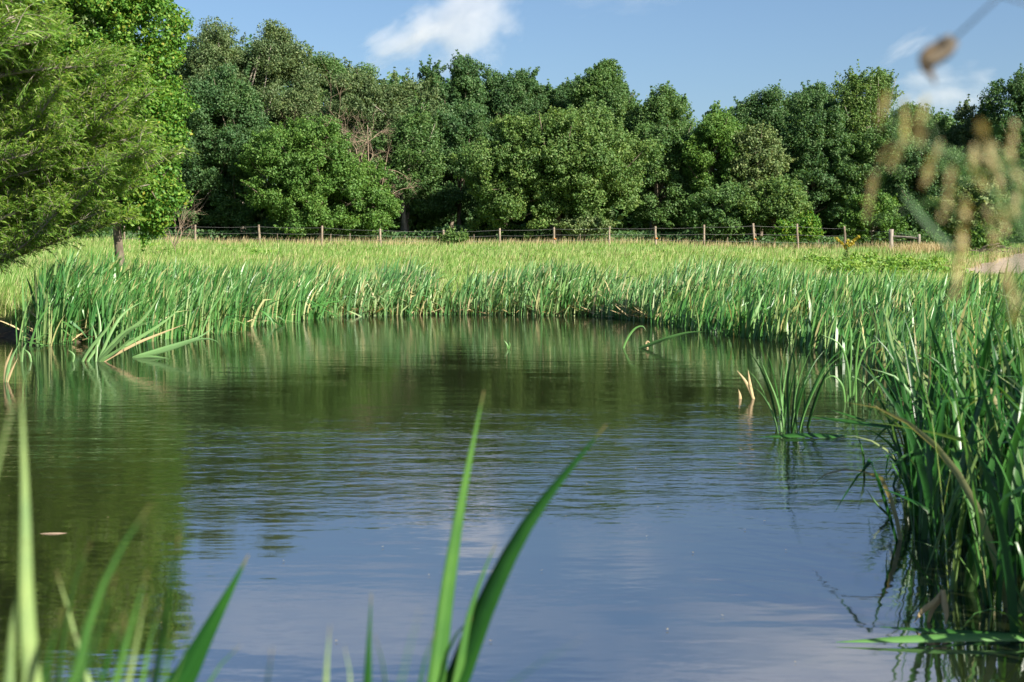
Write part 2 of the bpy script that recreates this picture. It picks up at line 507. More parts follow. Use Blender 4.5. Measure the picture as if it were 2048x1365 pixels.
wv = np.array([[-17, 1.2, 0], [8, 1.2, 0], [8, 42, 0], [-17, 42, 0]], float)
o = new_obj("water", mesh("water", wv, np.array([[0, 1, 2, 3]]), water_mat()))
tag(o, kind="structure", label="still pond water reflecting trees and sky", cat="water")

# dirt road at the right, laid a little above the ground
rx = np.linspace(0, 1, 60); rw = np.linspace(-1, 1, 9)
rc = bez([(18.2, 52), (20.2, 57), (23.4, 64), (27.6, 73), (32.8, 84), (38.5, 96)], 60)
RV = []
for c, t in zip(rc, norm(np.gradient(rc, axis=0))):
    nrm2 = np.array([-t[1], t[0]])
    for w_ in rw:
        q = c + nrm2 * w_ * 2.9 * min(1, .25 + np.linalg.norm(c - rc[0]) / 4)
        RV.append((q[0], q[1], 0))
RV = np.array(RV); RV[:, 2] = ground_z(RV[:, 0], RV[:, 1]) + .05
ri = (np.arange(59)[:, None] * 9 + np.arange(8)[None, :]).ravel()
o = new_obj("dirt_road", mesh("dirt_road", RV, np.stack([ri, ri + 1, ri + 10, ri + 9], -1), M_ROAD, True))
tag(o, kind="structure", label="pale dirt track beyond the weeds at the right", cat="road")

# ------------------------------------------------------------------ clouds: real volumes two kilometres off
def cloud_mat(name, dens, seed, scale=2.2, thresh=.47):
    m, N, L = mat_new(name)
    tc = N.new("ShaderNodeTexCoord")
    ln = N.new("ShaderNodeVectorMath"); ln.operation = 'LENGTH'
    L.new(tc.outputs["Object"], ln.inputs[0])
    no = N.new("ShaderNodeTexNoise"); no.noise_dimensions = '4D'; no.inputs["W"].default_value = seed
    no.inputs["Scale"].default_value = scale; no.inputs["Detail"].default_value = 5; no.inputs["Roughness"].default_value = .58
    L.new(tc.outputs["Object"], no.inputs["Vector"])
    def math_(op, a, b):
        k = N.new("ShaderNodeMath"); k.operation = op
        for i, v in enumerate((a, b)):
            if isinstance(v, (int, float)): k.inputs[i].default_value = v
            else: L.new(v, k.inputs[i])
        return k.outputs[0]
    # density = clamp(noise*1.3 - radius*0.62 + bias)
    a = math_('SUBTRACT', math_('MULTIPLY', no.outputs["Fac"], 1.5), math_('MULTIPLY', ln.outputs["Value"], .62))
    a = math_('SUBTRACT', a, thresh - .15)
    mr = N.new("ShaderNodeMapRange"); L.new(a, mr.inputs[0]); mr.inputs[1].default_value = 0; mr.inputs[2].default_value = .5
    mr.inputs[4].default_value = dens
    v = N.new("ShaderNodeVolumePrincipled")
    v.inputs["Color"].default_value = (.97, .945, .985, 1); v.inputs["Anisotropy"].default_value = .1
    L.new(mr.outputs[0], v.inputs["Density"])
    out = N.new("ShaderNodeOutputMaterial"); L.new(v.outputs[0], out.inputs["Volume"])
    return m

def ico_shell(nu=24, nv=12):
    u = np.linspace(0, 2 * math.pi, nu, endpoint=False); v = np.linspace(.02, math.pi - .02, nv)
    V = np.stack([np.outer(np.sin(v), np.cos(u)), np.outer(np.sin(v), np.sin(u)), np.outer(np.cos(v), np.ones(nu))], -1).reshape(-1, 3)
    Fq = []
    for i in range(nv - 1):
        for j in range(nu):
            Fq.append([i * nu + j, i * nu + (j + 1) % nu, (i + 1) * nu + (j + 1) % nu, (i + 1) * nu + j])
    caps = [[k, k + 1, nu - 2 - k, nu - 1 - k] for k in range(nu // 2 - 1)]
    e = (nv - 1) * nu
    caps += [[e + nu - 1 - k, e + nu - 2 - k, e + k + 1, e + k] for k in range(nu // 2 - 1)]
    Fq = np.array(Fq + caps)
    return V, Fq[:, ::-1]

def cloud(px, py, wpx, hpx, D, dens, seed, label, rot=0, scale=2.2, thresh=.47):
    V, Fq = ico_shell()
    o = new_obj("cloud", mesh("cloud", V, Fq, cloud_mat("cloud_vapour", dens, seed, scale, thresh)), loc=P(px, py, D))
    o.scale = (wpx / F * D / 2, hpx / F * D / 2, hpx / F * D / 2)
    o.rotation_euler = (0, rot, 0)
    tag(o, label, "cloud", kind="thing", group="small clouds")
cloud(925, 45, 330, 250, 2000, .014, 1.7, "bright white puffy cloud above the middle of the wood", rot=-.5)
cloud(800, 85, 280, 120, 2100, .022, 4.1, "thin grey wisp trailing down from the white cloud", rot=-.5)
cloud(1250, -25, 420, 130, 2300, .006, 9.2, "faint wispy cloud at the top edge of the sky", rot=-.1)
cloud(1880, 190, 300, 170, 2200, .010, 6.4, "pale hazy cloud low over the trees behind the seed heads", rot=0)
cloud(1815, 95, 190, 60, 2250, .012, 3.3, "small slanting wisp of cloud beside the dangling dead leaf", rot=-.55)

for i, (px, py, w_, h_, dn_) in enumerate(((700, -170, 1500, 330, .0036), (1700, -260, 1500, 380, .0046), (300, -420, 1700, 360, .0032), (1350, -560, 1900, 420, .0040))):
    cloud(px, py, w_, h_, 2600 + i * 250, dn_, 11.3 + i * 2.9, "thin lilac veil of cloud, seen only as a pale reflection in the water", rot=-.08, scale=2.8)

# ------------------------------------------------------------------ trees
def limbs_mesh(base, top_pts, r0, rng, wob=.3, sides=7):
    parts = []
    H = max(p[2] for p in top_pts) - base[2]
    tr = bez([base, base + [rng.normal(0, .02) * H, rng.normal(0, .02) * H, H * .35], base + [rng.normal(0, .04) * H, rng.normal(0, .03) * H, H * .75]], 9)
    parts.append(tube(tr, np.linspace(r0, r0 * .35, 9), sides))
    for q in top_pts:
        k = rng.integers(3, 8)
        s = tr[k]
        mid = (s + q) / 2 + np.array([0, 0, -.12 * np.linalg.norm(q - s)]) + rng.normal(0, wob, 3) * .5
        parts.append(tube(bez([s, mid, q], 6), np.linspace(r0 * .38, r0 * .07, 6), 5))
    return join(parts)

def crown_clumps(c, rad, n, rc, rng, sprigs=.35, flat=0.0):
    """clump centres through an uneven crown volume, more of them near its skin"""
    d = norm(rng.normal(size=(n, 3)))
    d[:, 2] = np.where(d[:, 2] < -.75, -d[:, 2], d[:, 2])
    ph = rng.uniform(0, 6.28, 6)
    lob = 1 + .13 * np.sin(d[:, 0] * 4 + ph[0]) + .12 * np.sin(d[:, 2] * 5 + ph[1]) + .10 * np.sin(d[:, 1] * 5 + d[:, 0] * 3 + ph[2])
    box = (np.linalg.norm(d, axis=1) / (np.abs(d) ** 3).sum(1) ** (1 / 3))
    lob = lob * box ** .8
    rr = (.38 + .62 * rng.random(n) ** .45) * lob
    C = c + d * rr[:, None] * (rad - rc * .3)
    R = rc * rng.uniform(.45, 1.25, n)
    m = int(n * sprigs)
    d2 = norm(rng.normal(size=(m, 3)) + np.array([0, 0, .55]))
    lob2 = 1 + .13 * np.sin(d2[:, 0] * 4 + ph[0]) + .12 * np.sin(d2[:, 2] * 5 + ph[1]) + .10 * np.sin(d2[:, 1] * 5 + d2[:, 0] * 3 + ph[2])
    C2 = c + d2 * (lob2 * rng.uniform(.92, 1.10, m))[:, None] * rad
    R2 = rc * rng.uniform(.25, .5, m)
    # leafy twigs poking out of the crown, so its outline is ragged
    q = int(n * sprigs * 1.6)
    d3 = norm(rng.normal(size=(q, 3)) + np.array([0, 0, .45]))
    b3 = (np.linalg.norm(d3, axis=1) / (np.abs(d3) ** 3).sum(1) ** (1 / 3)) ** .8
    lob3 = b3 * (1 + .13 * np.sin(d3[:, 0] * 4 + ph[0]) + .12 * np.sin(d3[:, 2] * 5 + ph[1]) + .10 * np.sin(d3[:, 1] * 5 + d3[:, 0] * 3 + ph[2]))
    s3 = c + d3 * (lob3 * rng.uniform(.78, .98, q))[:, None] * rad
    dr = norm(d3 + np.array([0, 0, .6]) + rng.normal(0, .4, (q, 3)))
    Ls = rc * rng.uniform(.7, 1.7, q)
    C3 = np.concatenate([s3 + dr * (Ls * t)[:, None] for t in (.25, .5, .75, 1.0)])
    R3 = np.concatenate([rc * f * rng.uniform(.7, 1.3, q) for f in (.30, .25, .19, .13)])
    return np.concatenate([C, C2, C3]), np.concatenate([R, R2, R3])

def broadleaf(name, label, boxes, D, tone, seed, leaf=(.195, .115), dens=62, rc=None, trunk_px=None, r0=.22, group=None, bark=None,
              cat="tree", sprigs=.35, extra=None, squash=.8, ground=True):
    """a tree whose crown fills the listed photo boxes (x0, y0, x1, y1[, depth share]) at distance D"""
    rng = np.random.default_rng(seed)
    x0 = min(b[0] for b in boxes); x1 = max(b[2] for b in boxes)
    bx = trunk_px if trunk_px is not None else (x0 + x1) / 2
    X = (bx - CX) / F * D
    base = np.array([X, D, gz(X, D) - .05])
    root = thing(name, label, cat, base, group)
    Cs, Rs = [], []
    tops = []
    for b in boxes:
        ctr = P((b[0] + b[2]) / 2, (b[1] + b[3]) / 2, D)
        rx_, rz_ = (b[2] - b[0]) / 2 / F * D * (1.10 if D > 80 else .94), (b[3] - b[1]) / 2 / F * D * 1.0
        rad = np.array([rx_, (b[4] if len(b) > 4 else .75) * min(rx_, rz_ * 1.3), rz_])
        r = rc or max(.14 * math.sqrt(rx_ * rz_) + .25, .3)
        n = int(7.5 * (rx_ * rz_ + .6 * rad[1] * (rx_ + rz_)) / (r * r) / 2.2) + 8
        C, R = crown_clumps(ctr, rad, n, r, rng, sprigs)
        Cs.append(C); Rs.append(R)
        for k in rng.choice(len(C), min(14, len(C)), replace=False):
            tops.append(C[k])
    C = np.concatenate(Cs); R = np.concatenate(Rs)
    ok = C[:, 2] > base[2] + .35
    C, R = C[ok], R[ok]
    V, Fq = clump_leaves(C, R, leaf[0], leaf[1], dens, rng, squash)
    new_obj("crown", mesh("crown", V - base, Fq, LEAF[tone]), root)
    V, Fq = limbs_mesh(base, tops, r0, rng)
    new_obj("trunk", mesh("trunk", V - base, Fq, bark or M_BARK, True), root)
    if extra:
        extra(root, base, rng)
    return root

WOOD = "trees of the wood behind the fence"
T = broadleaf
# back rows, tops on the skyline
T("broadleaf_tree", "tall grey-green tree with a broad domed top, highest of the wood, left end", [(345, 62, 520, 420), (470, 66, 632, 400)], 128, 'grey', 11, group=WOOD, bark=M_BARKPALE, r0=.42, dens=44)
T("broadleaf_tree", "grey-green tree on the skyline just right of the tallest dome", [(600, 132, 745, 430)], 132, 'mid', 12, group=WOOD)
T("broadleaf_tree", "pale dull-green tree behind the bare branches, rounded top", [(668, 150, 862, 420)], 122, 'grey', 13, group=WOOD, bark=M_BARKPALE, r0=.42, dens=44, trunk_px=808)
T("broadleaf_tree", "narrow dark tree with two thin spiky tips against the sky", [(838, 200, 962, 460), (842, 134, 884, 240), (898, 126, 958, 240)], 124, 'dark', 14, group=WOOD, sprigs=.6, rc=.8)
T("broadleaf_tree", "dark rounded tree on the skyline behind the big olive tree's left half", [(945, 146, 1072, 420)], 130, 'dark', 15, group=WOOD)
T("broadleaf_tree", "dark low-topped tree filling the dip left of the tall green crown", [(1045, 158, 1165, 400)], 133, 'dark', 16, group=WOOD)
T("broadleaf_tree", "fresh green tree with a knobbly high top behind the big olive tree", [(1135, 170, 1292, 420), (1160, 130, 1250, 260)], 127, 'mid', 17, group=WOOD)
T("broadleaf_tree", "mid-green tree sloping down to the lowest dip of the skyline", [(1262, 185, 1392, 460)], 124, 'mid', 18, group=WOOD, trunk_px=1306, bark=M_BARKPALE)
T("broadleaf_tree", "dark tree just right of the lowest dip of the skyline", [(1448, 192, 1592, 440)], 130, 'dark', 19, group=WOOD)
T("broadleaf_tree", "dark bluish tree with a flat top left of the two thin tips", [(1560, 176, 1712, 430)], 132, 'dark', 20, group=WOOD)
T("broadleaf_tree", "sparse olive tree with two thin tips standing above the wood", [(1668, 215, 1812, 420), (1680, 142, 1745, 250), (1742, 146, 1786, 240)], 128, 'olive', 21, group=WOOD, sprigs=.6, rc=.75, dens=34, bark=M_BARKPALE)
T("broadleaf_tree", "level-topped dark green tree behind the tan seed heads", [(1775, 226, 1935, 440)], 130, 'mid', 22, group=WOOD)
T("broadleaf_tree", "greyish tree between the level-topped one and the picture's right edge", [(1900, 224, 2010, 440)], 127, 'grey', 23, group=WOOD)
T("broadleaf_tree", "dark tree with a high loose crown at the right end of the wood", [(1962, 186, 2150, 440)], 124, 'dark', 24, group=WOOD, sprigs=.5)
T("broadleaf_tree", "dark tree of the wood seen through gaps in the feathery tree", [(180, 110, 380, 440)], 130, 'dark', 25, group=WOOD)
T("broadleaf_tree", "grey-green tree of the wood far behind the feathery tree", [(-80, 120, 200, 440)], 132, 'grey', 26, group=WOOD)
# front row, along the fence
T("broadleaf_tree", "dark blue-green tree with a pale trunk, first beyond the fence on the left", [(352, 168, 535, 400), (360, 330, 500, 470)], 114, 'dark', 31, group=WOOD, trunk_px=498, bark=M_BARK, r0=.2)
T("broadleaf_tree", "green oak-like tree with low boughs touching the fence, left of the bare branches", [(500, 250, 690, 430), (570, 310, 758, 478)], 110, 'bright', 32, group=WOOD, trunk_px=640)
T("broadleaf_tree", "thin dull tree with a pale trunk just right of the bare branches", [(755, 215, 880, 440)], 117, 'mid', 33, group=WOOD, trunk_px=812, bark=M_BARKPALE, dens=34)
T("broadleaf_tree", "slim dark tree between the pale trunk and the big olive tree", [(868, 225, 968, 450)], 118, 'dark', 34, group=WOOD)
T("broadleaf_tree", "big rounded olive-green tree in the middle, widest of the wood", [(962, 232, 1240, 420), (1060, 250, 1288, 450), (945, 340, 1200, 474)], 110, 'olive', 35, group=WOOD, r0=.3)
T("broadleaf_tree", "dark tree squeezed between the big olive tree and the bright green one", [(1262, 270, 1395, 462)], 118, 'mid', 36, group=WOOD, trunk_px=1303, bark=M_BARK)
T("broadleaf_tree", "upright bright green tree below the lowest dip of the skyline", [(1378, 222, 1485, 430)], 116, 'bright', 37, group=WOOD)
T("broadleaf_tree", "pale green tree with whitish leaf tips right of the bright green one", [(1455, 262, 1568, 440)], 115, 'pale', 38, group=WOOD)
T("broadleaf_tree", "dark full tree below the flat-topped skyline tree", [(1560, 228, 1705, 460)], 117, 'dark', 39, group=WOOD)
T("broadleaf_tree", "deep green tree behind the leftmost tan seed head", [(1668, 260, 1805, 460)], 116, 'mid', 40, group=WOOD)
T("broadleaf_tree", "shaded dark tree right behind the corner post of the fence", [(1790, 290, 1940, 470)], 114, 'dark', 41, group=WOOD)
T("broadleaf_tree", "pale-leaved small tree glowing among the tan seed heads", [(1880, 365, 2010, 480)], 104, 'pale', 42, group=WOOD, leaf=(.34, .16))
T("broadleaf_tree", "dark green tree at the picture's right edge, under the loose high crown", [(1975, 300, 2140, 480)], 110, 'mid', 43, group=WOOD)
T("broadleaf_tree", "dark tree of the wood partly hidden by the lime-green tree", [(250, 200, 400, 460)], 118, 'dark', 44, group=WOOD)
# shrubs
SHR = "shrubs along the wood's edge"
T("shrub", "rounded green shrub under the bright green tree, left of the taller shrub", [(1385, 378, 1500, 474)], 108, 'mid', 51, group=SHR, cat="shrub", r0=.08)
T("shrub", "tall pale-tipped shrub below the whitish-leaved tree", [(1490, 362, 1610, 474)], 107, 'olive', 52, group=SHR, cat="shrub", r0=.08)
T("shrub", "deep green leafy shrub left of the corner post", [(1700, 395, 1792, 492)], 104, 'bright', 53, group=SHR, cat="shrub", r0=.07)
T("shrub", "bright yellow-green bush growing through the fence wires", [(1556, 446, 1612, 482), (1600, 430, 1636, 482)], 104, 'lime', 54, group=SHR, cat="shrub", r0=.05, rc=.35)
T("shrub", "small olive bush hiding a fence post, middle of the fence", [(884, 466, 930, 488)], 99.3, 'olive', 55, group=SHR, cat="shrub", r0=.04, rc=.3)
T("shrub", "pale shrub at the foot of the big olive tree's right side", [(1125, 435, 1215, 474)], 108, 'pale', 56, group=SHR, cat="shrub", r0=.06)
T("shrub", "low dark green shrub under the seed heads beside the dirt track", [(1945, 455, 2010, 512)], 88, 'bright', 57, group=SHR, cat="shrub", r0=.05, rc=.35)
T("shrub", "low leafy shrub under the brace rail of the corner post", [(1790, 468, 1870, 500)], 99, 'mid', 58, group=SHR, cat="shrub", r0=.05, rc=.35)

# woodland fill behind the rows of single trees
rng = np.random.default_rng(77)
n = 230000
wx = rng.uniform(-75, 75, n); wy = rng.uniform(140, 156, n)
skyl = np.interp(CX + wx / wy * F, [-200, 360, 460, 560, 620, 740, 900, 1060, 1200, 1280, 1380, 1480, 1620, 1760, 1830, 1960, 2048, 2400],
                 [60, 80, 75, 85, 140, 150, 155, 165, 160, 185, 235, 215, 195, 205, 232, 228, 210, 215])
topz = CAMH + (HZ - skyl - 22) / F * wy + .9 * np.sin(wx * .9) + .6 * np.sin(wx * 2.3 + wy)
wz = 3.0 + (topz - 3.0) * rng.random(n) ** .8
V, Fq = leaf_quads(np.stack([wx, wy, wz], -1), norm(rng.normal(size=(n, 3)) + [0, -.3, .5]), .5, .32, rng)
n = 70000
bx_ = rng.uniform(-75, 75, n); by_ = rng.uniform(136, 142, n); bz_ = rng.uniform(2.6, 8.5, n)
V, Fq = join([(V, Fq), leaf_quads(np.stack([bx_, by_, bz_], -1), norm(rng.normal(size=(n, 3)) + [0, -.6, .3]), .8, .5, rng)])
o = new_obj("woodland", mesh("woodland", V, Fq, LEAF['dark']))
tag(o, "deep dark mass of woodland showing in gaps behind the single trees", "woodland", kind="stuff")
n = 70000
wx = rng.uniform(-60, 62, n); wy = rng.uniform(110, 126, n)
hh = .9 + .8 * (np.sin(wx * .9) * .5 + .5) * (np.sin(wx * .37 + 2) * .5 + .5)
wz = ground_z(wx, wy) + hh * rng.random(n) ** .8
V, Fq = leaf_quads(np.stack([wx, wy, wz], -1), norm(rng.normal(size=(n, 3)) + [0, -.3, .7]), .28, .16, rng)
o = new_obj("undergrowth", mesh("undergrowth", V, Fq, LEAF['dark']))
tag(o, "low dark undergrowth at the foot of the wood", "undergrowth", kind="stuff")

# bare trees
def bare(name, label, base, tips, seed, r0, cat="tree", depth=4, mat=M_TWIG, spread=.5):
    rng = np.random.default_rng(seed)
    root = thing(name, label, cat, base)
    tr, tw = [], []
    def grow(a, b, r, lev, out):
        L_ = np.linalg.norm(b - a)
        mid = (a + b) / 2 + rng.normal(0, .09, 3) * L_
        c = bez([a, mid, b], 6)
        out.append(tube(c, np.linspace(r, r * .55, 6), 5))
        if lev <= 0:
            return
        for k in range(rng.integers(3, 5)):
            s = c[rng.integers(2, 6)]
            dr = norm(norm(b - a) + rng.normal(0, spread, 3))
            grow(s, s + dr * L_ * rng.uniform(.35, .65), r * .5, lev - 1, tw)
    fork = base + (np.mean(tips, 0) - base) * .35
    grow(base, fork, r0, 0, tr)
    for q in tips:
        grow(fork + rng.normal(0, .05, 3), q, r0 * .6, depth - 1, tw)
    V, Fq = join(tr); new_obj("trunk", mesh("trunk", V - base, Fq, mat, True), root)
    V, Fq = join(tw); new_obj("branches", mesh("branches", V - base, Fq, mat, True), root)
D_ = 112.5
X = (760 - CX) / F * D_
bare("bare_tree", "leafless tree with a tangle of pinkish-brown branches in the wood", np.array([X, D_, gz(X, D_) - .05]),
     [P(690, 262, D_), P(712, 300, D_), P(735, 250, D_ + 1), P(725, 350, D_ - 1), P(790, 385, D_ - 1), P(700, 325, D_ - 1.5), P(745, 385, D_ - 1.5), P(660, 255, D_), P(770, 340, D_), P(780, 410, D_ - 1), P(720, 395, D_ - 1)], 5, .085, depth=5, spread=.75)
D_ = 72.0
X = (345 - CX) / F * D_
bare("bare_shrub", "leafless twiggy shrub low between the lime-green tree and the first fence post", np.array([X, D_, gz(X, D_) - .05]),
     [P(340, 415, D_), P(365, 425, D_), P(384, 450, D_), P(378, 470, D_), P(320, 430, D_), P(360, 450, D_), P(372, 435, D_), P(335, 455, D_)], 6, .028, cat="shrub", depth=4, spread=.8)

# left group: lime-green broadleaf, paler one behind, feathery one in front
def lime_extra(root, base, rng):
    pass
T("broadleaf_tree", "lime-green tree with a slim mottled trunk at the pond's left bank", [(95, -60, 350, 250), (140, 150, 356, 420), (200, 330, 348, 480)], 33, 'lime', 61,
  leaf=(.080, .060), dens=250, rc=.34, trunk_px=245, r0=.115, bark=M_BARK, sprigs=.8)
T("broadleaf_tree", "pale green tree with an upright loose top behind the feathery tree", [(-60, 20, 120, 330), (95, 4, 200, 220)], 47, 'pale', 62,
  leaf=(.15, .11), dens=85, rc=.42, r0=.12, trunk_px=-60, sprigs=.9)

def feathery(name, label, base, limbs, seed, twig_step=.05):
    """plume-leaved tree: limbs, twigs along them, and fine drooping needles along each twig"""
    rng = np.random.default_rng(seed)
    root = thing(name, label, "tree", base)
    wood = []
    top = base + np.array([.1, .1, 7.5])
    wood.append(tube(bez([base, base + [.05, 0, 2], base + [-.05, .05, 4.5], top], 12), np.linspace(.17, .05, 12), 9))
    npos, ndir, nlen = [], [], []
    for (s, e) in limbs:
        L_ = np.linalg.norm(e - s)
        mid = (s + e) / 2 + np.array([0, 0, -.06 * L_]) + rng.normal(0, .05, 3) * L_
        c = bez([s, mid, e], 24)
        wood.append(tube(c, np.linspace(.032, .005, 24) * (.5 + .25 * L_), 5))
        ldir = norm(e - s)
        m = int(L_ / twig_step)
        for k in range(m):
            t = rng.uniform(.12, 1.0)
            p0 = c[min(int(t * 23), 22)] + rng.normal(0, .03, 3)
            d = norm(ldir * .7 + rng.normal(0, .5, 3) + np.array([.25, 0, .65]))
            tl = rng.uniform(.25, .62) * (1.15 - .45 * t)
            q = bez([p0, p0 + d * tl * .55 + [0, 0, .03], p0 + d * tl + np.array([0, 0, -.16 * tl])], 5)
            wood.append(tube(q, np.linspace(.0045, .0015, 5), 3))
            nn = int(tl * 44)
            tt = rng.random(nn) * .98 + .02
            i = np.minimum((tt * 4).astype(int), 3)
            u = tt * 4 - i
            pp = q[i] * (1 - u)[:, None] + q[i + 1] * u[:, None]
            sd = norm(np.cross(d, np.array([0, 0, 1.0])) + 1e-6)
            sgn = np.where(rng.random(nn) < .5, -1.0, 1.0)
            dd = norm(d[None] * .75 + sd[None] * sgn[:, None] * rng.uniform(.25, .7, nn)[:, None] + rng.normal(0, .22, (nn, 3)) + np.array([0, 0, -.28]))
            npos.append(pp); ndir.append(dd); nlen.append(rng.uniform(.08, .17, nn) * (1.1 - .4 * tt))
    pos = np.concatenate(npos); dr = np.concatenate(ndir); ln = np.concatenate(nlen)[:, None]
    sd = norm(np.cross(dr, rng.normal(size=dr.shape)))
    w_ = .0085
    tip = pos + dr * ln + np.array([0, 0, -1.0]) * ln * .18
    midp = pos + dr * ln * .5
    V = np.stack([pos, midp + sd * w_, tip, midp - sd * w_], 1).reshape(-1, 3)
    Fq = np.arange(len(V)).reshape(-1, 4)
    new_obj("crown", mesh("crown", V - base, Fq, LEAF['feather']), root)
    V, Fq = join(wood)
    new_obj("trunk", mesh("trunk", V - base, Fq, M_BARKPALE, True), root)
    return root, len(pos)

rng = np.random.default_rng(8)
DA = 23.5
XA = (-120 - CX) / F * DA
baseA = np.array([XA, DA + .6, gz(XA, DA + .6) - .05])
limbs = []
def env(py):   # right outline of the feathery crown, photo columns
    return np.interp(py, [-250, -60, 0, 60, 110, 200, 290, 350, 400, 450, 490, 520], [20, 60, 85, 140, 280, 330, 355, 345, 325, 260, 130, 40])
for k in range(96):
    py = -240 + 678 * (k + rng.random()) / 96
    dD = rng.uniform(-1.3, 1.2)
    frac = rng.choice([1.0, .9, .75, .55]) 
    tipx = -120 + (env(py) + 120) * frac * rng.uniform(.86, 1.06)
    e = P(tipx, py, DA + dD * (1.2 - .6 * frac))
    rise = .32 * (e[0] - XA) * rng.uniform(.1, 1.6)
    s = np.array([XA + .05, DA + .6, max(e[2] - rise, baseA[2] + .45)])
    limbs.append((s, e))
for k in range(26):   # limbs on the side away from the picture
    a = rng.uniform(1.9, 4.6); z0 = rng.uniform(1.2, 6.5); L_ = rng.uniform(1.2, 2.6) * (1 - z0 / 12)
    s = np.array([XA, DA + .6, baseA[2] + z0])
    limbs.append((s, s + np.array([math.cos(a) * L_, math.sin(a) * L_, .35 * L_])))
_, nneed = feathery("feathery_tree", "big feathery plume-leaved tree filling the upper left of the picture", baseA, limbs, 9, .02)
print("needles", nneed)
# a nearer spray of the same sort of foliage hanging in at the top-left corner
rng = np.random.default_rng(18)
DB = 12.0
XB = (-420 - CX) / F * DB
baseB = np.array([XB, DB, gz(XB, DB) - .05])
limbsB = []
for k in range(16):
    e = P(rng.uniform(-60, 85), rng.uniform(-70, 105), DB + rng.uniform(-.3, .3))
    if e[0] > P(85 - max(0, (e[2] - 2.9)) * 10, 0, DB)[0]: pass
    s = np.array([XB, DB, e[2] - .45])
    limbsB.append((s, e))
feathery("feathery_tree", "soft-focus feathery branch hanging in at the top left corner", baseB, limbsB, 19, .05)

# ------------------------------------------------------------------ fence
posts = [(390, 450, 99), (520, 450, 100), (643, 452, 101), (762, 458, 102), (887, 460, 103), (1000, 457, 104), (1109, 455, 105), (1217, 453, 106), (1312, 453, 107), (1408, 450, 108),
         (1510, 447, 109), (1596, 448, 108), (1690, 453, 104)]
def post_mesh(b, top, r, rng, lean=None):
    lean = rng.normal(0, .035, 2) if lean is None else lean
    H = top - b[2]
    pts = [b + np.array([lean[0] * t * H, lean[1] * t * H, t * H]) for t in np.linspace(0, 1, 5)]
    pts = np.array(pts); pts[1:4] += rng.normal(0, .012, (3, 3))
    return tube(pts, r * rng.uniform(.85, 1.1, 5), 9), pts[-1]
fence = None
rng = np.random.default_rng(40)
fx = (390 - CX) / F * 99
fbase = np.array([fx, 99, gz(fx, 99)])
fence = thing("wire_fence", "long wire fence on weathered wooden posts running along the foot of the wood", "fence", fbase)
tops = []
plist = [(250, 452, 98)] + [(a, b, 99 + (a - 390) / 1300 * 3) for a, b, c in posts]
for (px, py, D) in plist:
    x = (px - CX) / F * D
    b = np.array([x, D, gz(x, D) - .2])
    top = max(P(px, py, D)[2], b[2] + 1.15)
    (V, Fq), tp = post_mesh(b, top, .075, rng)
    new_obj("post", mesh("post", V - fbase, Fq, M_POST, True), fence)
    tops.append((tp, b))
# corner post with brace
D = 97
x = (1782 - CX) / F * D; cb = np.array([x, D, gz(x, D) - .3]); ctop = P(1782, 459, D)[2]
(V, Fq), ctp = post_mesh(cb, ctop, .16, rng, (0, 0))
p_ = new_obj("corner_post", mesh("corner_post", V - fbase, Fq, M_SILVER, True), fence)
p_["label"] = "thick silvery corner post"
x2 = (1838 - CX) / F * (D - 1); b2 = np.array([x2, D - 1, gz(x2, D - 1) - .3]); t2 = P(1838, 469, D - 1)[2]
(V, Fq), tp2 = post_mesh(b2, t2, .09, rng, (0, 0))
new_obj("post", mesh("post", V - fbase, Fq, M_SILVER, True), fence)
V, Fq = tube(bez([P(1782, 473, D), P(1812, 475, D - .5), P(1838, 477, D - 1)], 6), .075, 9)
new_obj("brace_rail", mesh("brace_rail", V - fbase, Fq, M_SILVER, True), fence)
xe = (2060 - CX) / F * 86; be = np.array([xe, 86, gz(xe, 86) - .2])
(V, Fq), tpe = post_mesh(be, be[2] + 1.4, .075, rng)
new_obj("post", mesh("post", V - fbase, Fq, M_POST, True), fence)
run = [(t[0], t[1]) for t in tops] + [(ctp, cb), (tp2, b2), (tpe, be)]
for frac in (.90, .60, .32):
    pts = []
    for (tp, b) in run:
        pts.append(tp * frac + (b + [0, 0, .2]) * (1 - frac) + np.array([0, -.09, 0]))
    path = []
    for a, b in zip(pts[:-1], pts[1:]):
        for t in np.linspace(0, 1, 6)[:-1]:
            q = a * (1 - t) + b * t; q[2] -= .05 * 4 * t * (1 - t); path.append(q)
    path.append(pts[-1])
    V, Fq = tube(np.array(path), .0065, 5)
    new_obj("wire", mesh("wire", V - fbase, Fq, M_WIRE, True), fence)
# thin stays in the wire and orange insulators
for (px, D) in ((662, 99.63), (700, 99.72), (555, 99.38), (810, 99.97), (948, 100.29), (1160, 100.78), (1455, 101.46), (1637, 101.88)):
    x = (px - CX) / F * D; b = np.array([x, D - .05, gz(x, D)])
    V, Fq = tube(np.array([b, b + [.01, 0, .45], b + [0, .01, .85]]), .022, 6)
    new_obj("stay", mesh("stay", V - fbase, Fq, M_POST, True), fence)
for k in (9, 11, 7):
    tp, b = tops[k]
    c = tp * .45 + b * .55
    V, Fq = tube(np.array([c + [.0, -.07, 0], c + [.05, -.12, .02], c + [.12, -.14, .01]]), [.05, .055, .03], 7)
    q = new_obj("insulator", mesh("insulator", V - fbase, Fq, M_ORANGE, True), fence)

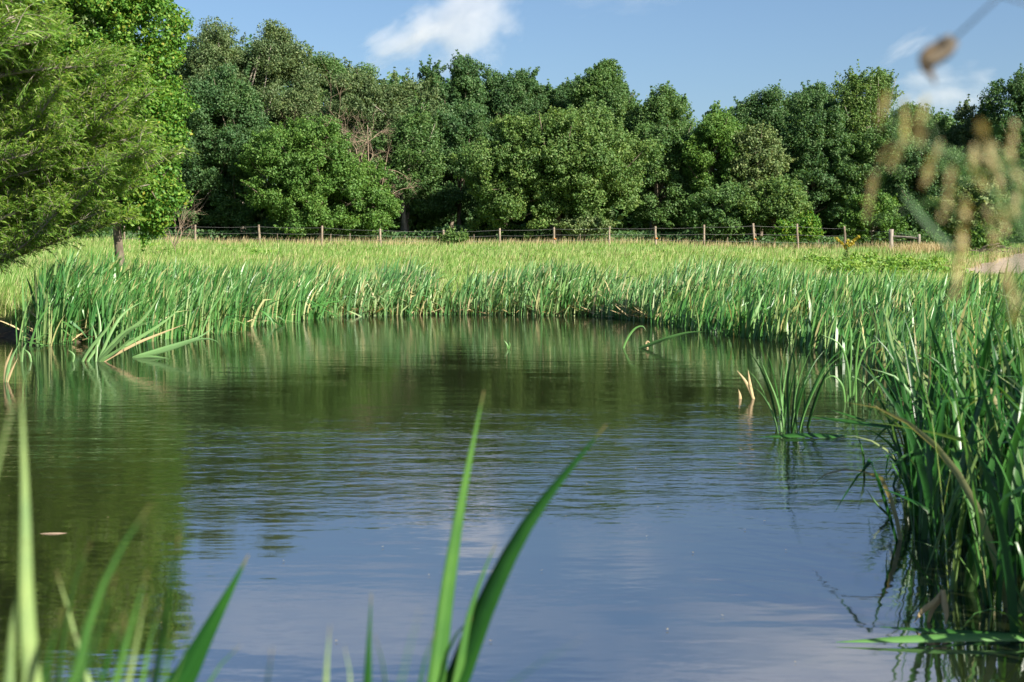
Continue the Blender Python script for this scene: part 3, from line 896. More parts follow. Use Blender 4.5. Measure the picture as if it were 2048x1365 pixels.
# ------------------------------------------------------------------ grass on the slope and banks
rng = np.random.default_rng(3)
def on_road(x, y):
    d = np.full(len(x), 1e9)
    for c in rc:
        d = np.minimum(d, np.hypot(x - c[0], y - c[1]))
    return d < 2.7
def grass_patch(x, y, hlo, hhi, w, lean=.35, K=3, mix=None):
    keep = (sdf(x, y) > .25) & ~on_road(x, y)
    x, y = x[keep], y[keep]
    n = len(x)
    z = ground_z(x, y) - .02
    h = rng.uniform(hlo, hhi, n) * (1 + .35 * np.sin(x * .8 + y * .5) * np.sin(x * .33 - y * .21))
    return blades(np.stack([x, y, z], -1), h, rng.normal(.1, 1.1, n), np.abs(rng.normal(.12, .15, n)), np.abs(rng.normal(lean, .35, n)), w * rng.uniform(.6, 1.3, n), rng, K,
                  face=rng.normal(0, .9, n), taper=.3)
n = 210000
D = 36 / (1 - rng.random(n) * (1 - 36 / 109.0))
px = rng.uniform(-260, 2310, n)
parts = [grass_patch((px - CX) / F * D, D, .22, .48, .030)]
n = 45000   # left bank
parts.append(grass_patch(rng.uniform(-17, -5.0, n), rng.uniform(20, 40, n), .18, .42, .014))
n = 26000   # right bank
parts.append(grass_patch(rng.uniform(2.5, 14, n), rng.uniform(3, 36, n), .25, .55, .014))
n = 6000    # bank at the photographer's feet
parts.append(grass_patch(rng.uniform(-4, 4, n), rng.uniform(-1.5, 2.2, n), .08, .22, .006))
V, Fq = join(parts)
o = new_obj("grass", mesh("grass", V, Fq, M_GRASS, True))
tag(o, "sunlit yellow-green grass covering the slope and banks", "grass", kind="stuff")
# dry stems with seed along the fence
n = 3800
px = rng.uniform(330, 1850, n); D = 99.5 + (px - 390) / 1300 * 3 + rng.normal(0, 1.0, n)
x = (px - CX) / F * D
V, Fq = blades(np.stack([x, D, ground_z(x, D)], -1), rng.uniform(.3, .75, n), rng.normal(0, 1, n), np.abs(rng.normal(.08, .1, n)), np.abs(rng.normal(.2, .2, n)), np.full(n, .02), rng, 3, taper=.8)
pk = [(V, Fq)]
n = 5000    # seeding stems scattered over the slope, in drifts
D = 42 / (1 - rng.random(n) * (1 - 42 / 98.0)); px = rng.uniform(-100, 2100, n)
x = (px - CX) / F * D
ok = (np.sin(x * .55 + D * .31) + np.sin(x * .21 - D * .17 + 1) > .35) & (sdf(x, D) > 4) & ~on_road(x, D)
x, D = x[ok], D[ok]; n = len(x)
pk.append(blades(np.stack([x, D, ground_z(x, D)], -1), rng.uniform(.3, .62, n), rng.normal(0, 1, n), np.abs(rng.normal(.08, .1, n)), np.abs(rng.normal(.35, .3, n)), np.full(n, .016), rng, 3, taper=.8))
n = 1500    # dry tuft round the brace
x = rng.normal(26.6, 1.1, n); y = rng.normal(91, 1.3, n)
pk.append(blades(np.stack([x, y, ground_z(x, y)], -1), rng.uniform(.4, .9, n), rng.uniform(0, 6.28, n), np.abs(rng.normal(.15, .15, n)), np.abs(rng.normal(.4, .3, n)), np.full(n, .022), rng, 3))
n = 2500    # straw verge of the track
k = rng.integers(0, 60, n); x = rc[k, 0] + rng.choice([-1, 1], n) * rng.uniform(2.6, 4.2, n); y = rc[k, 1] + rng.normal(0, .6, n)
pk.append(blades(np.stack([x, y, ground_z(x, y)], -1), rng.uniform(.2, .5, n), rng.uniform(0, 6.28, n), np.abs(rng.normal(.15, .15, n)), np.abs(rng.normal(.4, .3, n)), np.full(n, .02), rng, 3))
V, Fq = join(pk)
o = new_obj("dry_grass", mesh("dry_grass", V, Fq, M_STRAW, True))
tag(o, "straw-coloured dry grass stems along the fence, beside the track and over the slope", "grass", kind="stuff")
# leafy weeds at the right, before the corner post
pos = []
for (pxc, pxs, Dm, ds, hmax, n, lumps) in ((1755, 75, 57, 5, .85, 22000, 46), (1660, 90, 66, 5, .5, 9000, 30), (1820, 60, 50, 4, .6, 7000, 18), (520, 150, 78, 8, .4, 4500, 26), (1150, 300, 80, 9, .35, 7000, 44)):
    lpx = rng.normal(pxc, pxs, lumps); lD = rng.normal(Dm, ds, lumps)
    k = rng.integers(0, lumps, n)
    lr = rng.uniform(.35, 1.0, lumps)[k]; lh = (hmax * rng.uniform(.35, 1.0, lumps))[k]
    d = norm(rng.normal(size=(n, 3))); rr = rng.random(n) ** .6
    x = (lpx[k] - CX) / F * lD[k] + d[:, 0] * rr * lr; D = lD[k] + d[:, 1] * rr * lr
    z = ground_z(x, D) + np.abs(d[:, 2]) * rr * lh + .02
    ok = (sdf(x, D) > .6) & ~on_road(x, D)
    pos.append(np.stack([x, D, z], -1)[ok])
pos = np.concatenate(pos)
V, Fq = leaf_quads(pos, norm(rng.normal(size=pos.shape) + [.3, -.5, .5]), .15, .085, rng)
o = new_obj("weeds", mesh("weeds", V, Fq, M_WEED))
tag(o, "leafy green weeds growing thick on the slope before the corner post", "weeds", kind="stuff")
# goldenrod sprig
def sprig(label, px, D, ytop, seed):
    rng = np.random.default_rng(seed)
    x = (px - CX) / F * D; b = np.array([x, D, gz(x, D)])
    top = P(px, ytop, D); H = top[2] - b[2]
    root = thing("yellow_wildflower", label, "plant", b)
    V, Fq = tube(bez([b, b + [.02, 0, H * .5], top], 6), np.linspace(.018, .008, 6), 6)
    new_obj("stem", mesh("stem", V - b, Fq, M_BARK, True), root)
    C = np.concatenate([np.linspace(0, 1, 9)[:, None] * np.array([[sx, 0, sz]]) + (b + [0, 0, H * .6]) for sx, sz in ((-.42, .42), (.1, .3), (.55, .48), (.32, .2))])
    V, Fq = clump_leaves(C, np.full(len(C), .07), .10, .05, 260, rng)
    new_obj("flower", mesh("flower", V - b, Fq, LEAF['yellow']), root)
    C = b + np.stack([rng.normal(0, .12, 18), rng.normal(0, .12, 18), rng.uniform(.1, H * .7, 18)], -1)
    V, Fq = clump_leaves(C, np.full(18, .1), .14, .05, 120, rng)
    new_obj("leaves", mesh("leaves", V - b, Fq, LEAF['olive']), root)
sprig("lone yellow-flowered weed standing on the slope before the fence", 1692, 62, 466, 4)
# pile of dead branches by the track
rng = np.random.default_rng(90)
bx = (1985 - CX) / F * 84; bb = np.array([bx, 84.0, gz(bx, 84) - .02])
pk = []
for k in range(46):
    a = rng.uniform(0, 6.28); c = bb + np.array([rng.normal(0, .7), rng.normal(0, .35), abs(rng.normal(.22, .18))]); L_ = rng.uniform(.3, .8)
    dv = np.array([math.cos(a), math.sin(a) * .5, rng.normal(.1, .25)]) * L_
    pk.append(tube(bez([c - dv, c + rng.normal(0, .05, 3), c + dv], 5), np.linspace(.035, .012, 5), 5))
V, Fq = join(pk)
o = new_obj("brush_pile", mesh("brush_pile", V - bb, Fq, M_BARK, True), loc=bb)
tag(o, "dark heap of dead branches beside the dirt track", "brush pile", kind="thing")

# ------------------------------------------------------------------ reeds
def shore_scatter(i0, i1, n, dlo, dhi, rng):
    """points along part of the shoreline, dlo..dhi metres to landward"""
    pts = SHORE[i0:i1 + 1]
    seg = np.linalg.norm(np.diff(pts, axis=0), axis=1)
    s = rng.random(n) * seg.sum()
    cs = np.concatenate([[0], np.cumsum(seg)])
    k = np.clip(np.searchsorted(cs, s, side='right') - 1, 0, len(seg) - 1)
    u = (s - cs[k]) / seg[k]
    a, b = pts[k], pts[k + 1]
    t = (b - a) / seg[k][:, None]
    nv = np.stack([-t[:, 1], t[:, 0]], -1)          # shoreline runs clockwise: landward is to the left
    d = rng.uniform(dlo, dhi, n)
    q = a + (b - a) * u[:, None] + nv * d[:, None]
    return q[:, 0], q[:, 1], d

def reed_field(x, y, hlo, hhi, w, rng, K=6, fold=0.0, wind=.22, kinks=.12, leanvar=.10, zcap=.4):
    n = len(x)
    z = np.minimum(ground_z(x, y), zcap)
    z = np.where(z < 0, np.maximum(z, -.25), z) - .02
    patch = np.sin(x * 1.3 + y * .9) * np.sin(x * .47 - y * .71)
    h = rng.uniform(hlo, hhi, n) * (1 + .24 * patch) + np.maximum(-z, 0)
    yaw = rng.normal(0.0, .9, n)                       # tips mostly to the right, with the wind
    th0 = np.abs(rng.normal(.05, leanvar, n))
    bend = np.abs(rng.normal(wind, .25, n))
    kt = rng.uniform(.35, .8, n); ka = np.where(rng.random(n) < kinks, rng.uniform(.6, 1.9, n), 0)
    return blades(np.stack([x, y, z], -1), h, yaw, th0, bend, w * rng.uniform(.6, 1.35, n), rng, K, kink=(kt, ka), fold=fold, face=rng.uniform(0, 6.28, n))

rng = np.random.default_rng(21)
lx, ly, ld = shore_scatter(0, 3, 5200, -.5, 2.4, rng)
ok = lx / ly * F + CX > 72
lx, ly = lx[ok], ly[ok]
ax, ay, ad = shore_scatter(0, 2, 500, -1.1, -.2, rng)
V, Fq = join([reed_field(lx, ly, .68, 1.15, .042, rng, kinks=.2, wind=.5, leanvar=.14), reed_field(ax, ay, .4, 1.1, .03, rng, kinks=.35)])
o = new_obj("reeds", mesh("reeds", V, Fq, M_REED, True))
tag(o, "dense green reed bed along the pond's left shore, leaning to the right", "reeds", kind="stuff")
lx, ly, ld = shore_scatter(3, 8, 10500, -.3, 4.2, rng)
ax, ay, ad = shore_scatter(3, 8, 700, -.35, .3, rng)
V, Fq = join([reed_field(lx, ly, .42, 1.2, .042, rng, kinks=.36, wind=.5, leanvar=.2), reed_field(ax, ay, .3, .8, .03, rng, kinks=.5)])
o = new_obj("reeds", mesh("reeds", V, Fq, M_REEDPALE, True))
tag(o, "pale grey-green reed bed along the far shore, many leaves bent over", "reeds", kind="stuff")
lx, ly, ld = shore_scatter(8, 11, 6200, -.4, 3.6, rng)
ax, ay, ad = shore_scatter(11, 13, 2600, -.2, 3.0, rng)
V, Fq = join([reed_field(lx, ly, .45, .88, .038, rng, kinks=.25, wind=.4, leanvar=.18), reed_field(ax, ay, .5, .88, .032, rng, kinks=.3, wind=.4, leanvar=.2)])
o = new_obj("reeds", mesh("reeds", V, Fq, M_REED, True))
tag(o, "green reed bed along the right shore between the far bank and the near clump", "reeds", kind="stuff")
rng = np.random.default_rng(23)
lx, ly, ld = shore_scatter(0, 8, 1500, -.25, .5, rng)
n = len(lx)
zz = np.maximum(ground_z(lx, ly), 0) + rng.uniform(.005, .08, n)
V, Fq = blades(np.stack([lx, ly, zz], -1), rng.uniform(.25, .8, n), rng.uniform(0, 6.28, n), rng.uniform(.9, 1.5, n), rng.normal(.05, .2, n), rng.uniform(.015, .035, n), rng, 4)
o = new_obj("reed_litter", mesh("reed_litter", V, Fq, M_DRY, True))
tag(o, "tan dead reed litter lying along the waterline below the reeds", "litter", kind="stuff")
n = 170
yy_ = rng.uniform(4.2, 26, n); xx_ = (rng.uniform(0, 1850, n) - CX) / F * yy_
ok = sdf(xx_, yy_) < -.2
xx_, yy_ = xx_[ok], yy_[ok]
V, Fq = leaf_quads(np.stack([xx_, yy_, np.full(len(xx_), .006)], -1), np.tile([0, 0, 1.0], (len(xx_), 1)), .013, .008, rng, 0)
o = new_obj("floating_specks", mesh("floating_specks", V, Fq, M_DRY))
tag(o, "scattered tiny bits of dead leaf floating on the pond", "debris", kind="stuff")
# near clump at the right edge: fans of broad leaves
rng = np.random.default_rng(22)
cx_, cy_, _ = shore_scatter(13, 16, 150, -.45, 1.5, rng)
k = 7
x = np.repeat(cx_, k) + rng.normal(0, .045, len(cx_) * k); y = np.repeat(cy_, k) + rng.normal(0, .045, len(cy_) * k)
n = len(x)
z = np.maximum(np.minimum(ground_z(x, y), .25), -.2) - .02
yaw = rng.uniform(0, 2 * math.pi, n)
kt = rng.uniform(.4, .85, n); ka = np.where(rng.random(n) < .3, rng.uniform(.5, 1.9, n), 0)
V, Fq = blades(np.stack([x, y, z], -1), np.where(rng.random(n) < .6, rng.uniform(.82, 1.2, n), rng.uniform(.5, 1.0, n)), yaw, np.abs(rng.normal(.12, .12, n)), np.abs(rng.normal(.45, .45, n)), rng.uniform(.018, .034, n), rng, 9,
               kink=(kt, ka), fold=.3)
V2, F2 = blades(np.stack([x, y, z], -1)[:420], rng.uniform(.3, .7, 420), rng.uniform(0, 6.28, 420), np.abs(rng.normal(.3, .3, 420)), np.abs(rng.normal(.8, .6, 420)), rng.uniform(.008, .016, 420), rng, 7, fold=.3)
V, Fq = join([(V, Fq), (V2, F2)])
o = new_obj("reeds", mesh("reeds", V, Fq, M_REEDNEAR, True))
tag(o, "tall dark green reed clump close by, filling the right edge over the water", "reeds", kind="stuff")

def plant(name, label, cat, base, leaves, mat, group=None, part="leaf"):
    """leaves: list of (points, width, keyword dict)"""
    base = np.asarray(base, float)
    root = thing(name, label, cat, base, group)
    for it in leaves:
        pts, w = it[0], it[1]
        kw = it[2] if len(it) > 2 else {}
        mt = kw.get('mat', mat)
        V, Fq = ribbon(pts, w, **{a: b for a, b in kw.items() if a != 'mat'})
        lf = new_obj(part, mesh(part, V - base, Fq, mt, True), root)
        kk = len(V) // 6
        for nm_, arr in (("across", np.tile([0, .5, 1, 1, .5, 0], kk)), ("along", np.repeat(np.linspace(0, 1, kk), 6))):
            at_ = lf.data.attributes.new(nm_, 'FLOAT', 'POINT')
            at_.data.foreach_set("value", arr.astype(np.float32))
    return root

def pl(seq, D, dD=0.0, sink=None):
    """photo polyline to points at about distance D"""
    m = len(seq)
    pts = [P(a, b, D + dD * i / max(m - 1, 1)) for i, (a, b) in enumerate(seq)]
    if sink is not None:
        pts.insert(0, pts[0] + np.array([0, 0, -sink]))
    return pts

# clump standing in the water, right of the middle
D_ = DW(862)
rng = np.random.default_rng(31)
seqs = [[(1556, 866), (1545, 800), (1520, 735), (1492, 697)], [(1562, 868), (1556, 800), (1545, 740), (1532, 700)], [(1568, 862), (1566, 790), (1574, 720), (1582, 672)],
        [(1572, 864), (1570, 800), (1560, 745), (1556, 705)], [(1576, 860), (1580, 790), (1598, 725), (1618, 690)], [(1582, 866), (1588, 800), (1590, 730), (1584, 690)],
        [(1590, 862), (1600, 790), (1626, 730), (1650, 700)], [(1600, 860), (1618, 800), (1652, 730), (1694, 692)], [(1566, 866), (1572, 810), (1580, 770), (1584, 742)],
        [(1605, 858), (1610, 800), (1606, 760), (1600, 740)], [(1586, 864), (1596, 815), (1610, 770), (1632, 742)], [(1615, 860), (1635, 790), (1660, 740), (1702, 720)],
        [(1595, 866), (1592, 810), (1600, 770), (1618, 748), (1632, 750)], [(1578, 866), (1576, 760), (1590, 690), (1602, 655)]]
plant("reed_clump", "loose clump of green reeds standing alone in the water near the right shore", "reed clump", P(1580, 862, D_),
      [(pl(s, D_ + rng.uniform(-.25, .25), rng.uniform(-.2, .2), .15), rng.uniform(.015, .026), dict(fold=.3, facing=(rng.normal(0, .9), -1, .2))) for s in seqs], M_REEDNEAR)
plant_extra = ([(pl(s, D_ + rng.uniform(-.25, .25), rng.uniform(-.2, .2), .15), rng.uniform(.010, .018), dict(fold=.3, facing=(rng.normal(0, .9), -1, .2))) for s in [[(a + jx * (.5 + i), b + jy * i) for i, (a, b) in enumerate(q)] for q, jx, jy in zip(seqs[:9], rng.normal(0, 16, 20), rng.normal(6, 10, 20))]])
for it in plant_extra:
    V, Fq = ribbon(it[0], it[1], **it[2])
    r0_ = bpy.data.objects["reed_clump"]
    new_obj("leaf", mesh("leaf", V - np.array(r0_.location), Fq, M_REED, True), r0_)
D_ = DW(697)
plant("bent_reed", "few bent green reeds arching low over the water right of the middle", "reed", P(1278, 697, D_),
      [(pl([(1247, 696), (1258, 672), (1272, 656), (1286, 653), (1293, 664)], D_, 0, .1), .035), (pl([(1278, 698), (1320, 682), (1370, 667), (1412, 663)], D_, -.5, .05), .05),
       (pl([(1278, 698), (1300, 690), (1322, 681), (1344, 674)], D_, -.3, .05), .045), (pl([(1296, 699), (1292, 688), (1296, 683), (1302, 690)], D_, 0, .05), .03, dict(mat=M_DRY))], M_REED)
plant("reed_sprig", "tiny lone reed sprig poking up in the middle of the pond", "reed", P(1016, 698, DW(698)),
      [(pl([(1016, 699), (1014, 690), (1008, 681)], DW(698), 0, .05), .03), (pl([(1017, 699), (1020, 690), (1018, 684)], DW(698), 0, .05), .022)], M_REED)
D_ = DW(724)
plant("reed_clump", "wind-bowed reed clump slanting right over the water at the left shore", "reed clump", P(190, 724, D_),
      [(pl([(165, 724), (185, 692), (212, 660), (238, 615)], D_, 0, .1), .04), (pl([(196, 726), (235, 676), (285, 640), (330, 575)], D_, 0, .1), .045), (pl([(200, 726), (255, 690), (320, 650), (372, 608)], D_, .3, .1), .045),
       (pl([(198, 725), (230, 690), (262, 660), (310, 640)], D_, -.3, .1), .04), (pl([(202, 726), (240, 698), (265, 676), (272, 690), (275, 705)], D_, -.2, .1), .03),
       (pl([(175, 724), (196, 690), (200, 650), (192, 600)], D_, .2, .1), .04), (pl([(197, 724), (225, 660), (250, 625), (290, 600)], D_, .3, .1), .04), (pl([(205, 726), (268, 690), (310, 672), (372, 648)], D_, .2, .1), .035, dict(mat=M_DRY)),
       (pl([(192, 724), (194, 690), (188, 660), (180, 645)], D_, .2, .1), .03)], M_REEDPALE)
D_ = DW(716)
plant("fallen_reed", "pair of fallen reeds lying low across the water by the left shore", "reed", P(265, 716, D_),
      [(pl([(264, 717), (320, 699), (395, 676), (430, 652)], D_, .2, .05), .045), (pl([(266, 717), (330, 702), (390, 681), (424, 679), (443, 691)], D_, -.2, .05), .045), (pl([(268, 717), (300, 714), (338, 717)], D_, -.1), .035)], M_REEDPALE)
D_ = DW(765)
plant("dry_reed", "straw-coloured broken reed stalks at the left edge of the water", "reed", P(11, 765, D_),
      [(pl([(10, 768), (13, 730), (26, 695)], D_, 0, .1), .034), (pl([(12, 768), (20, 725), (38, 688)], D_, 0, .1), .036, dict(mat=M_REEDPALE)), (pl([(14, 768), (24, 740), (36, 716)], D_, 0, .1), .026)], M_DRY)
D_ = DW(724)
plant("bent_reed", "green reed leaf snapped into a sharp bend near the left edge", "reed", P(52, 722, D_),
      [(pl([(44, 722), (46, 700), (54, 686)], D_, 0, .05), .03), (pl([(62, 724), (58, 708), (48, 698)], D_, 0, .05), .03)], M_REEDPALE)
plant("bent_reed", "small pale reed tip curling out of the water before the left reeds", "reed", P(146, 722, D_),
      [(pl([(146, 724), (148, 712), (142, 704), (135, 700)], D_, 0, .05), .028)], M_REEDPALE)
D_ = DW(798)
plant("dry_reed", "tan dried flower stalks leaning left beside the lone clump", "reed", P(1495, 798, D_),
      [(pl([(1480, 806), (1480, 792), (1477, 779)], D_, 0, .05), .03), (pl([(1507, 798), (1492, 765), (1474, 741)], D_, 0, .05), .03), (pl([(1506, 798), (1500, 768), (1496, 738)], D_, 0, .05), .028)], M_DRY)
D_ = 10.6
plant("fallen_reed", "bright green reed leaf lying on the water between the lone clump and the near clump", "reed", P(1700, 846, D_),
      [(pl([(1802, 858), (1745, 852), (1700, 845), (1610, 833)], D_, .35), .05, dict(facing=(0, -.6, 1)))], M_REEDNEAR)
plant("fallen_reed", "dark reed leaf slanting into the water just above the bright floating leaf", "reed", P(1700, 834, D_ + .6),
      [(pl([(1760, 854), (1715, 838), (1662, 820)], D_ + .6, .2), .03, dict(facing=(0, -.6, 1)))], M_REEDNEAR)
D_ = DW(876)
plant("floating_leaf", "long flat dark leaf floating in front of the lone reed clump", "leaf", P(1600, 876, D_) + [0, 0, .006],
      [([p + np.array([0, 0, .012]) for p in pl([(1694, 879), (1622, 875), (1570, 876), (1516, 878)], D_)], .06, dict(facing=(0, -.5, 1), fold=.1))], M_REEDNEAR)
D_ = DW(1290)
plant("floating_leaf", "long green reed leaf floating flat at the bottom right corner", "leaf", P(1850, 1290, D_) + [0, 0, .004],
      [([p + np.array([0, 0, .012]) for p in pl([(2075, 1284), (1950, 1284), (1800, 1288), (1672, 1292)], D_)], .034, dict(facing=(0, -.7, 1), fold=.2))], M_REED)
D_ = DW(1278)
plant("floating_leaf", "second floating leaf crossing behind the long one at the bottom right", "leaf", P(1900, 1278, D_) + [0, 0, .004],
      [([p + np.array([0, 0, .02]) for p in pl([(2090, 1286), (1960, 1282), (1860, 1275), (1758, 1266)], D_)], .026, dict(facing=(0, -.7, 1), fold=.2))], M_REEDNEAR)
D_ = DW(1245)
plant("dry_reed", "frayed tan dead reed leaves at the waterline of the near clump", "reed", P(1870, 1245, D_),
      [(pl([(1885, 1185), (1868, 1205), (1845, 1222), (1828, 1246)], D_, -.05), .022), (pl([(1885, 1180), (1888, 1205), (1892, 1230), (1890, 1252)], D_, -.05), .022), (pl([(1880, 1200), (1862, 1225), (1852, 1262)], D_), .016)], M_DRY)
D_ = DW(1068)
V, Fq = tube(bez([P(80, 1068, D_), P(112, 1067.2, D_), P(150, 1067.8, D_ + .03)], 8), [.002, .004, .005, .005, .005, .004, .003, .0015], 6)
o = new_obj("floating_twig", mesh("floating_twig", V - P(115, 1068, D_) - [0, 0, .001], Fq, M_TWIG, True), loc=P(115, 1068, D_))
tag(o, "short pinkish twig floating on dark water at the left", "twig", kind="thing")
D_ = DW(800)
rng = np.random.default_rng(36)
plant("reed_clump", "messy sparse tangle of bent reeds standing between the lone clump and the right shore", "reed clump", P(1715, 800, D_),
      [(pl(q, D_ + rng.uniform(-.4, .4), rng.uniform(-.2, .2), .1), rng.uniform(.016, .026), dict(fold=.3, facing=(rng.normal(0, .8), -1, .2))) for q in
       ([(1700, 800), (1696, 740), (1680, 690), (1640, 668)], [(1705, 805), (1715, 740), (1740, 690), (1790, 684)], [(1712, 800), (1712, 730), (1722, 660), (1742, 610)],
        [(1720, 806), (1735, 770), (1765, 752), (1790, 772)], [(1690, 802), (1684, 770), (1664, 752), (1640, 768)], [(1735, 810), (1742, 740), (1752, 680), (1758, 630)],
        [(1750, 812), (1738, 780), (1715, 758), (1690, 752)], [(1745, 806), (1770, 740), (1800, 700), (1830, 690)], [(1695, 800), (1702, 720), (1700, 650), (1692, 610)],
        [(1725, 806), (1726, 760), (1730, 700), (1716, 640)])], M_REED)
# leaves that stand out of the near clump
plant("arching_leaf", "pale reed leaf arching left from the near clump above the water", "reed", P(1860, 900, 8.0),
      [(pl([(1875, 1010), (1850, 850), (1800, 762), (1742, 738)], 7.9), .026, dict(fold=.25))], M_REEDPALE)
plant("arching_leaf", "broad dark green leaf curving through the middle of the near clump", "reed", P(1950, 1040, 7.0),
      [(pl([(1962, 1080), (1945, 860), (1900, 750), (1850, 706)], 6.8), .03, dict(fold=.2))], M_REEDNEAR)
plant("arching_leaf", "pale strap leaf drooping toward the water on the near clump's left side", "reed", P(1905, 1150, 5.6),
      [(pl([(1985, 1180), (1930, 980), (1900, 1020), (1846, 1160)], 5.5), .02, dict(fold=.2))], M_REEDPALE)
plant("arching_leaf", "thin dark reed stem looping down into the water left of the near clump", "reed", P(1850, 1180, 5.4),
      [(pl([(1880, 1190), (1835, 1130), (1815, 1095), (1830, 1082), (1870, 1095)], 5.4), .008)], M_REEDNEAR)
plant("bent_reed", "lone dark stalk standing in open water between the two right clumps", "reed", P(1728, 945, DW(945)),
      [(pl([(1728, 950), (1726, 910), (1714, 864)], DW(948), 0, .05), .014)], M_REEDNEAR)
plant("bent_reed", "thin dark stalk leaning right from open water, lowest before the near clump", "reed", P(1780, 1035, DW(1035)),
      [(pl([(1782, 1038), (1755, 1010), (1732, 978)], DW(1037), 0, .05), .012)], M_REEDNEAR)

# ------------------------------------------------------------------ reeds right before the camera
FG = "reed plants right before the camera"
M_FGD = leaf_mat("reed_blade_dark", [(0, (.009, .066, .010)), (1, (.018, .092, .014))], trans=.35, rough=.4, spec=.4, patch=.8, pscale=14, patch_tint=(1.7, 1.4, 1.2), veins=True)
M_FGM = leaf_mat("reed_blade_mid", [(0, (.05, .16, .035)), (1, (.07, .19, .045))], trans=.4, rough=.4, spec=.5, patch=.8, pscale=14, patch_tint=(1.7, 1.4, 1.2), veins=True)
M_FGP = leaf_mat("reed_blade_pale", [(0, (.17, .29, .12)), (1, (.21, .33, .14))], trans=.4, rough=.4, spec=.5, patch=.8, pscale=14, patch_tint=(1.7, 1.4, 1.2), veins=True)
def fg(label, leaves, D):
    """leaves: (photo polyline from the bottom up, width in photo px, material, facing)"""
    b0 = leaves[0][0][0]
    x = (b0[0] - CX) / F * D
    base = np.array([x, D, gz(x, D)])
    ls = []
    for it in leaves:
        seq, wpx, mt = it[0], it[1], it[2]
        Dl = D + (it[4] if len(it) > 4 else 0)
        pts = pl(seq, Dl)
        d = pts[0] - pts[1]; d = d / max(-d[2], 1e-3)
        low = pts[0] + d * min(.12, pts[0][2] * .4)
        root_ = np.array([base[0] * .35 + low[0] * .65 + d[0] * .1, base[1] * .5 + low[1] * .5, base[2] - .02])
        ls.append(([root_, low] + pts, wpx * 1.2 / F * Dl, dict(mat=mt, facing=it[3] if len(it) > 3 else (.1, -1, .2), K=26, taper=.6, fold=.5)))
    plant("reed_plant", label, "reed plant", base, ls, M_FGM, group=FG)
R_ = (.55, -1, .2); L_F = (-.5, -1, .2); U = (.2, -1, .4)
fg("pair of sharp reed blades crossing the middle of the water, tallest of the foreground plants",
   [([(868, 1365), (892, 1180), (925, 985), (968, 782)], 34, M_FGM, R_), ([(918, 1365), (985, 1190), (1070, 1030), (1212, 850)], 46, M_FGD, L_F),
    ([(912, 1365), (938, 1230), (965, 1150), (992, 1088)], 26, M_FGM, R_), ([(880, 1365), (900, 1290), (925, 1255), (945, 1235)], 24, M_FGD, L_F)], 1.75)
fg("tall pale reed blade at the left edge, highest of those on the left",
   [([(62, 1365), (52, 1200), (50, 1000), (42, 760)], 42, M_FGP, R_), ([(20, 1365), (22, 1280), (40, 1170), (52, 1080)], 34, M_FGP, U)], 1.1)
fg("short pale blade tip blurred at the extreme left edge", [([(-70, 1365), (-50, 1150), (-12, 960), (34, 780)], 30, M_FGP, U)], .95)
fg("slanting pale green blade between the tall left one and the dark spear", [([(150, 1365), (185, 1225), (235, 1110), (302, 1008)], 36, M_FGM, U)], 1.05)
fg("tuft of bright overlapping blades low at the left", [([(232, 1365), (262, 1250), (285, 1180), (296, 1140)], 32, M_FGM, R_), ([(258, 1365), (278, 1260), (292, 1190)], 26, M_FGP, U, .05),
    ([(165, 1365), (205, 1240), (230, 1150)], 30, M_FGM, L_F, -.08), ([(235, 1365), (240, 1290), (250, 1240)], 34, M_FGD, L_F, .04)], 1.1)
fg("narrow upright dark blade left of the broad dark spear", [([(312, 1365), (330, 1250), (345, 1160), (357, 1070)], 27, M_FGD, L_F)], 1.2)
fg("broad crisp dark green spear-shaped blade slanting right at the lower left", [([(365, 1365), (405, 1285), (450, 1200), (497, 1110)], 62, M_FGD, (.2, -1, .3))], 1.7)
fg("stubby dark blade tip at the bottom, between the spear and the pale stub", [([(535, 1365), (538, 1330), (544, 1295)], 26, M_FGD, L_F)], 1.1)
fg("pale upright blade stub at the bottom, left of the dark upright blade", [([(652, 1365), (655, 1310), (660, 1250)], 32, M_FGP, U)], 1.25)
fg("short upright dark green blade at the bottom, left of the crossing pair", [([(735, 1365), (738, 1280), (743, 1185)], 30, M_FGD, U)], 1.55)
fg("faint blurred blade just left of the crossing pair", [([(805, 1365), (820, 1290), (842, 1215)], 16, M_FGM, U)], .85)
fg("two thin crossing blades between the tall pale blade and the slanting one", [([(118, 1365), (128, 1270), (150, 1160), (182, 1085)], 22, M_FGM, L_F), ([(175, 1365), (150, 1270), (128, 1190), (112, 1140)], 20, M_FGP, R_, .05)], 1.25)
fg("low fan of dark and pale blades just left of the narrow upright blade", [([(205, 1365), (222, 1290), (248, 1225)], 24, M_FGD, U), ([(285, 1365), (300, 1280), (322, 1215)], 20, M_FGM, R_, .04), ([(262, 1365), (250, 1300), (226, 1250)], 18, M_FGP, L_F, -.05)], 1.3)
fg("low leaning blade tips to the right of the broad dark spear", [([(420, 1365), (445, 1325), (482, 1290)], 20, M_FGM, R_), ([(350, 1365), (372, 1300), (378, 1245)], 20, M_FGM, L_F, -.05)], 1.45)
fg("short blurred blades fanning out low between the pale stub and the crossing pair", [([(770, 1365), (764, 1320), (750, 1270)], 18, M_FGM, L_F), ([(840, 1365), (852, 1310), (872, 1262)], 20, M_FGD, R_, .1), ([(700, 1365), (698, 1325), (688, 1290)], 18, M_FGP, U, -.05)], 1.3)
fg("broad dim green blades low at the left edge, before the tall pale one", [([(90, 1365), (102, 1290), (128, 1215)], 30, M_FGD, R_), ([(200, 1365), (180, 1310), (150, 1270)], 26, M_FGM, L_F, .08), ([(330, 1365), (338, 1310), (356, 1262)], 24, M_FGM, U, .1)], 1.05)
fg("faint thin blade slanting right near the bottom middle", [([(1030, 1365), (1090, 1320), (1176, 1270)], 9, M_FGD, U)], .95)

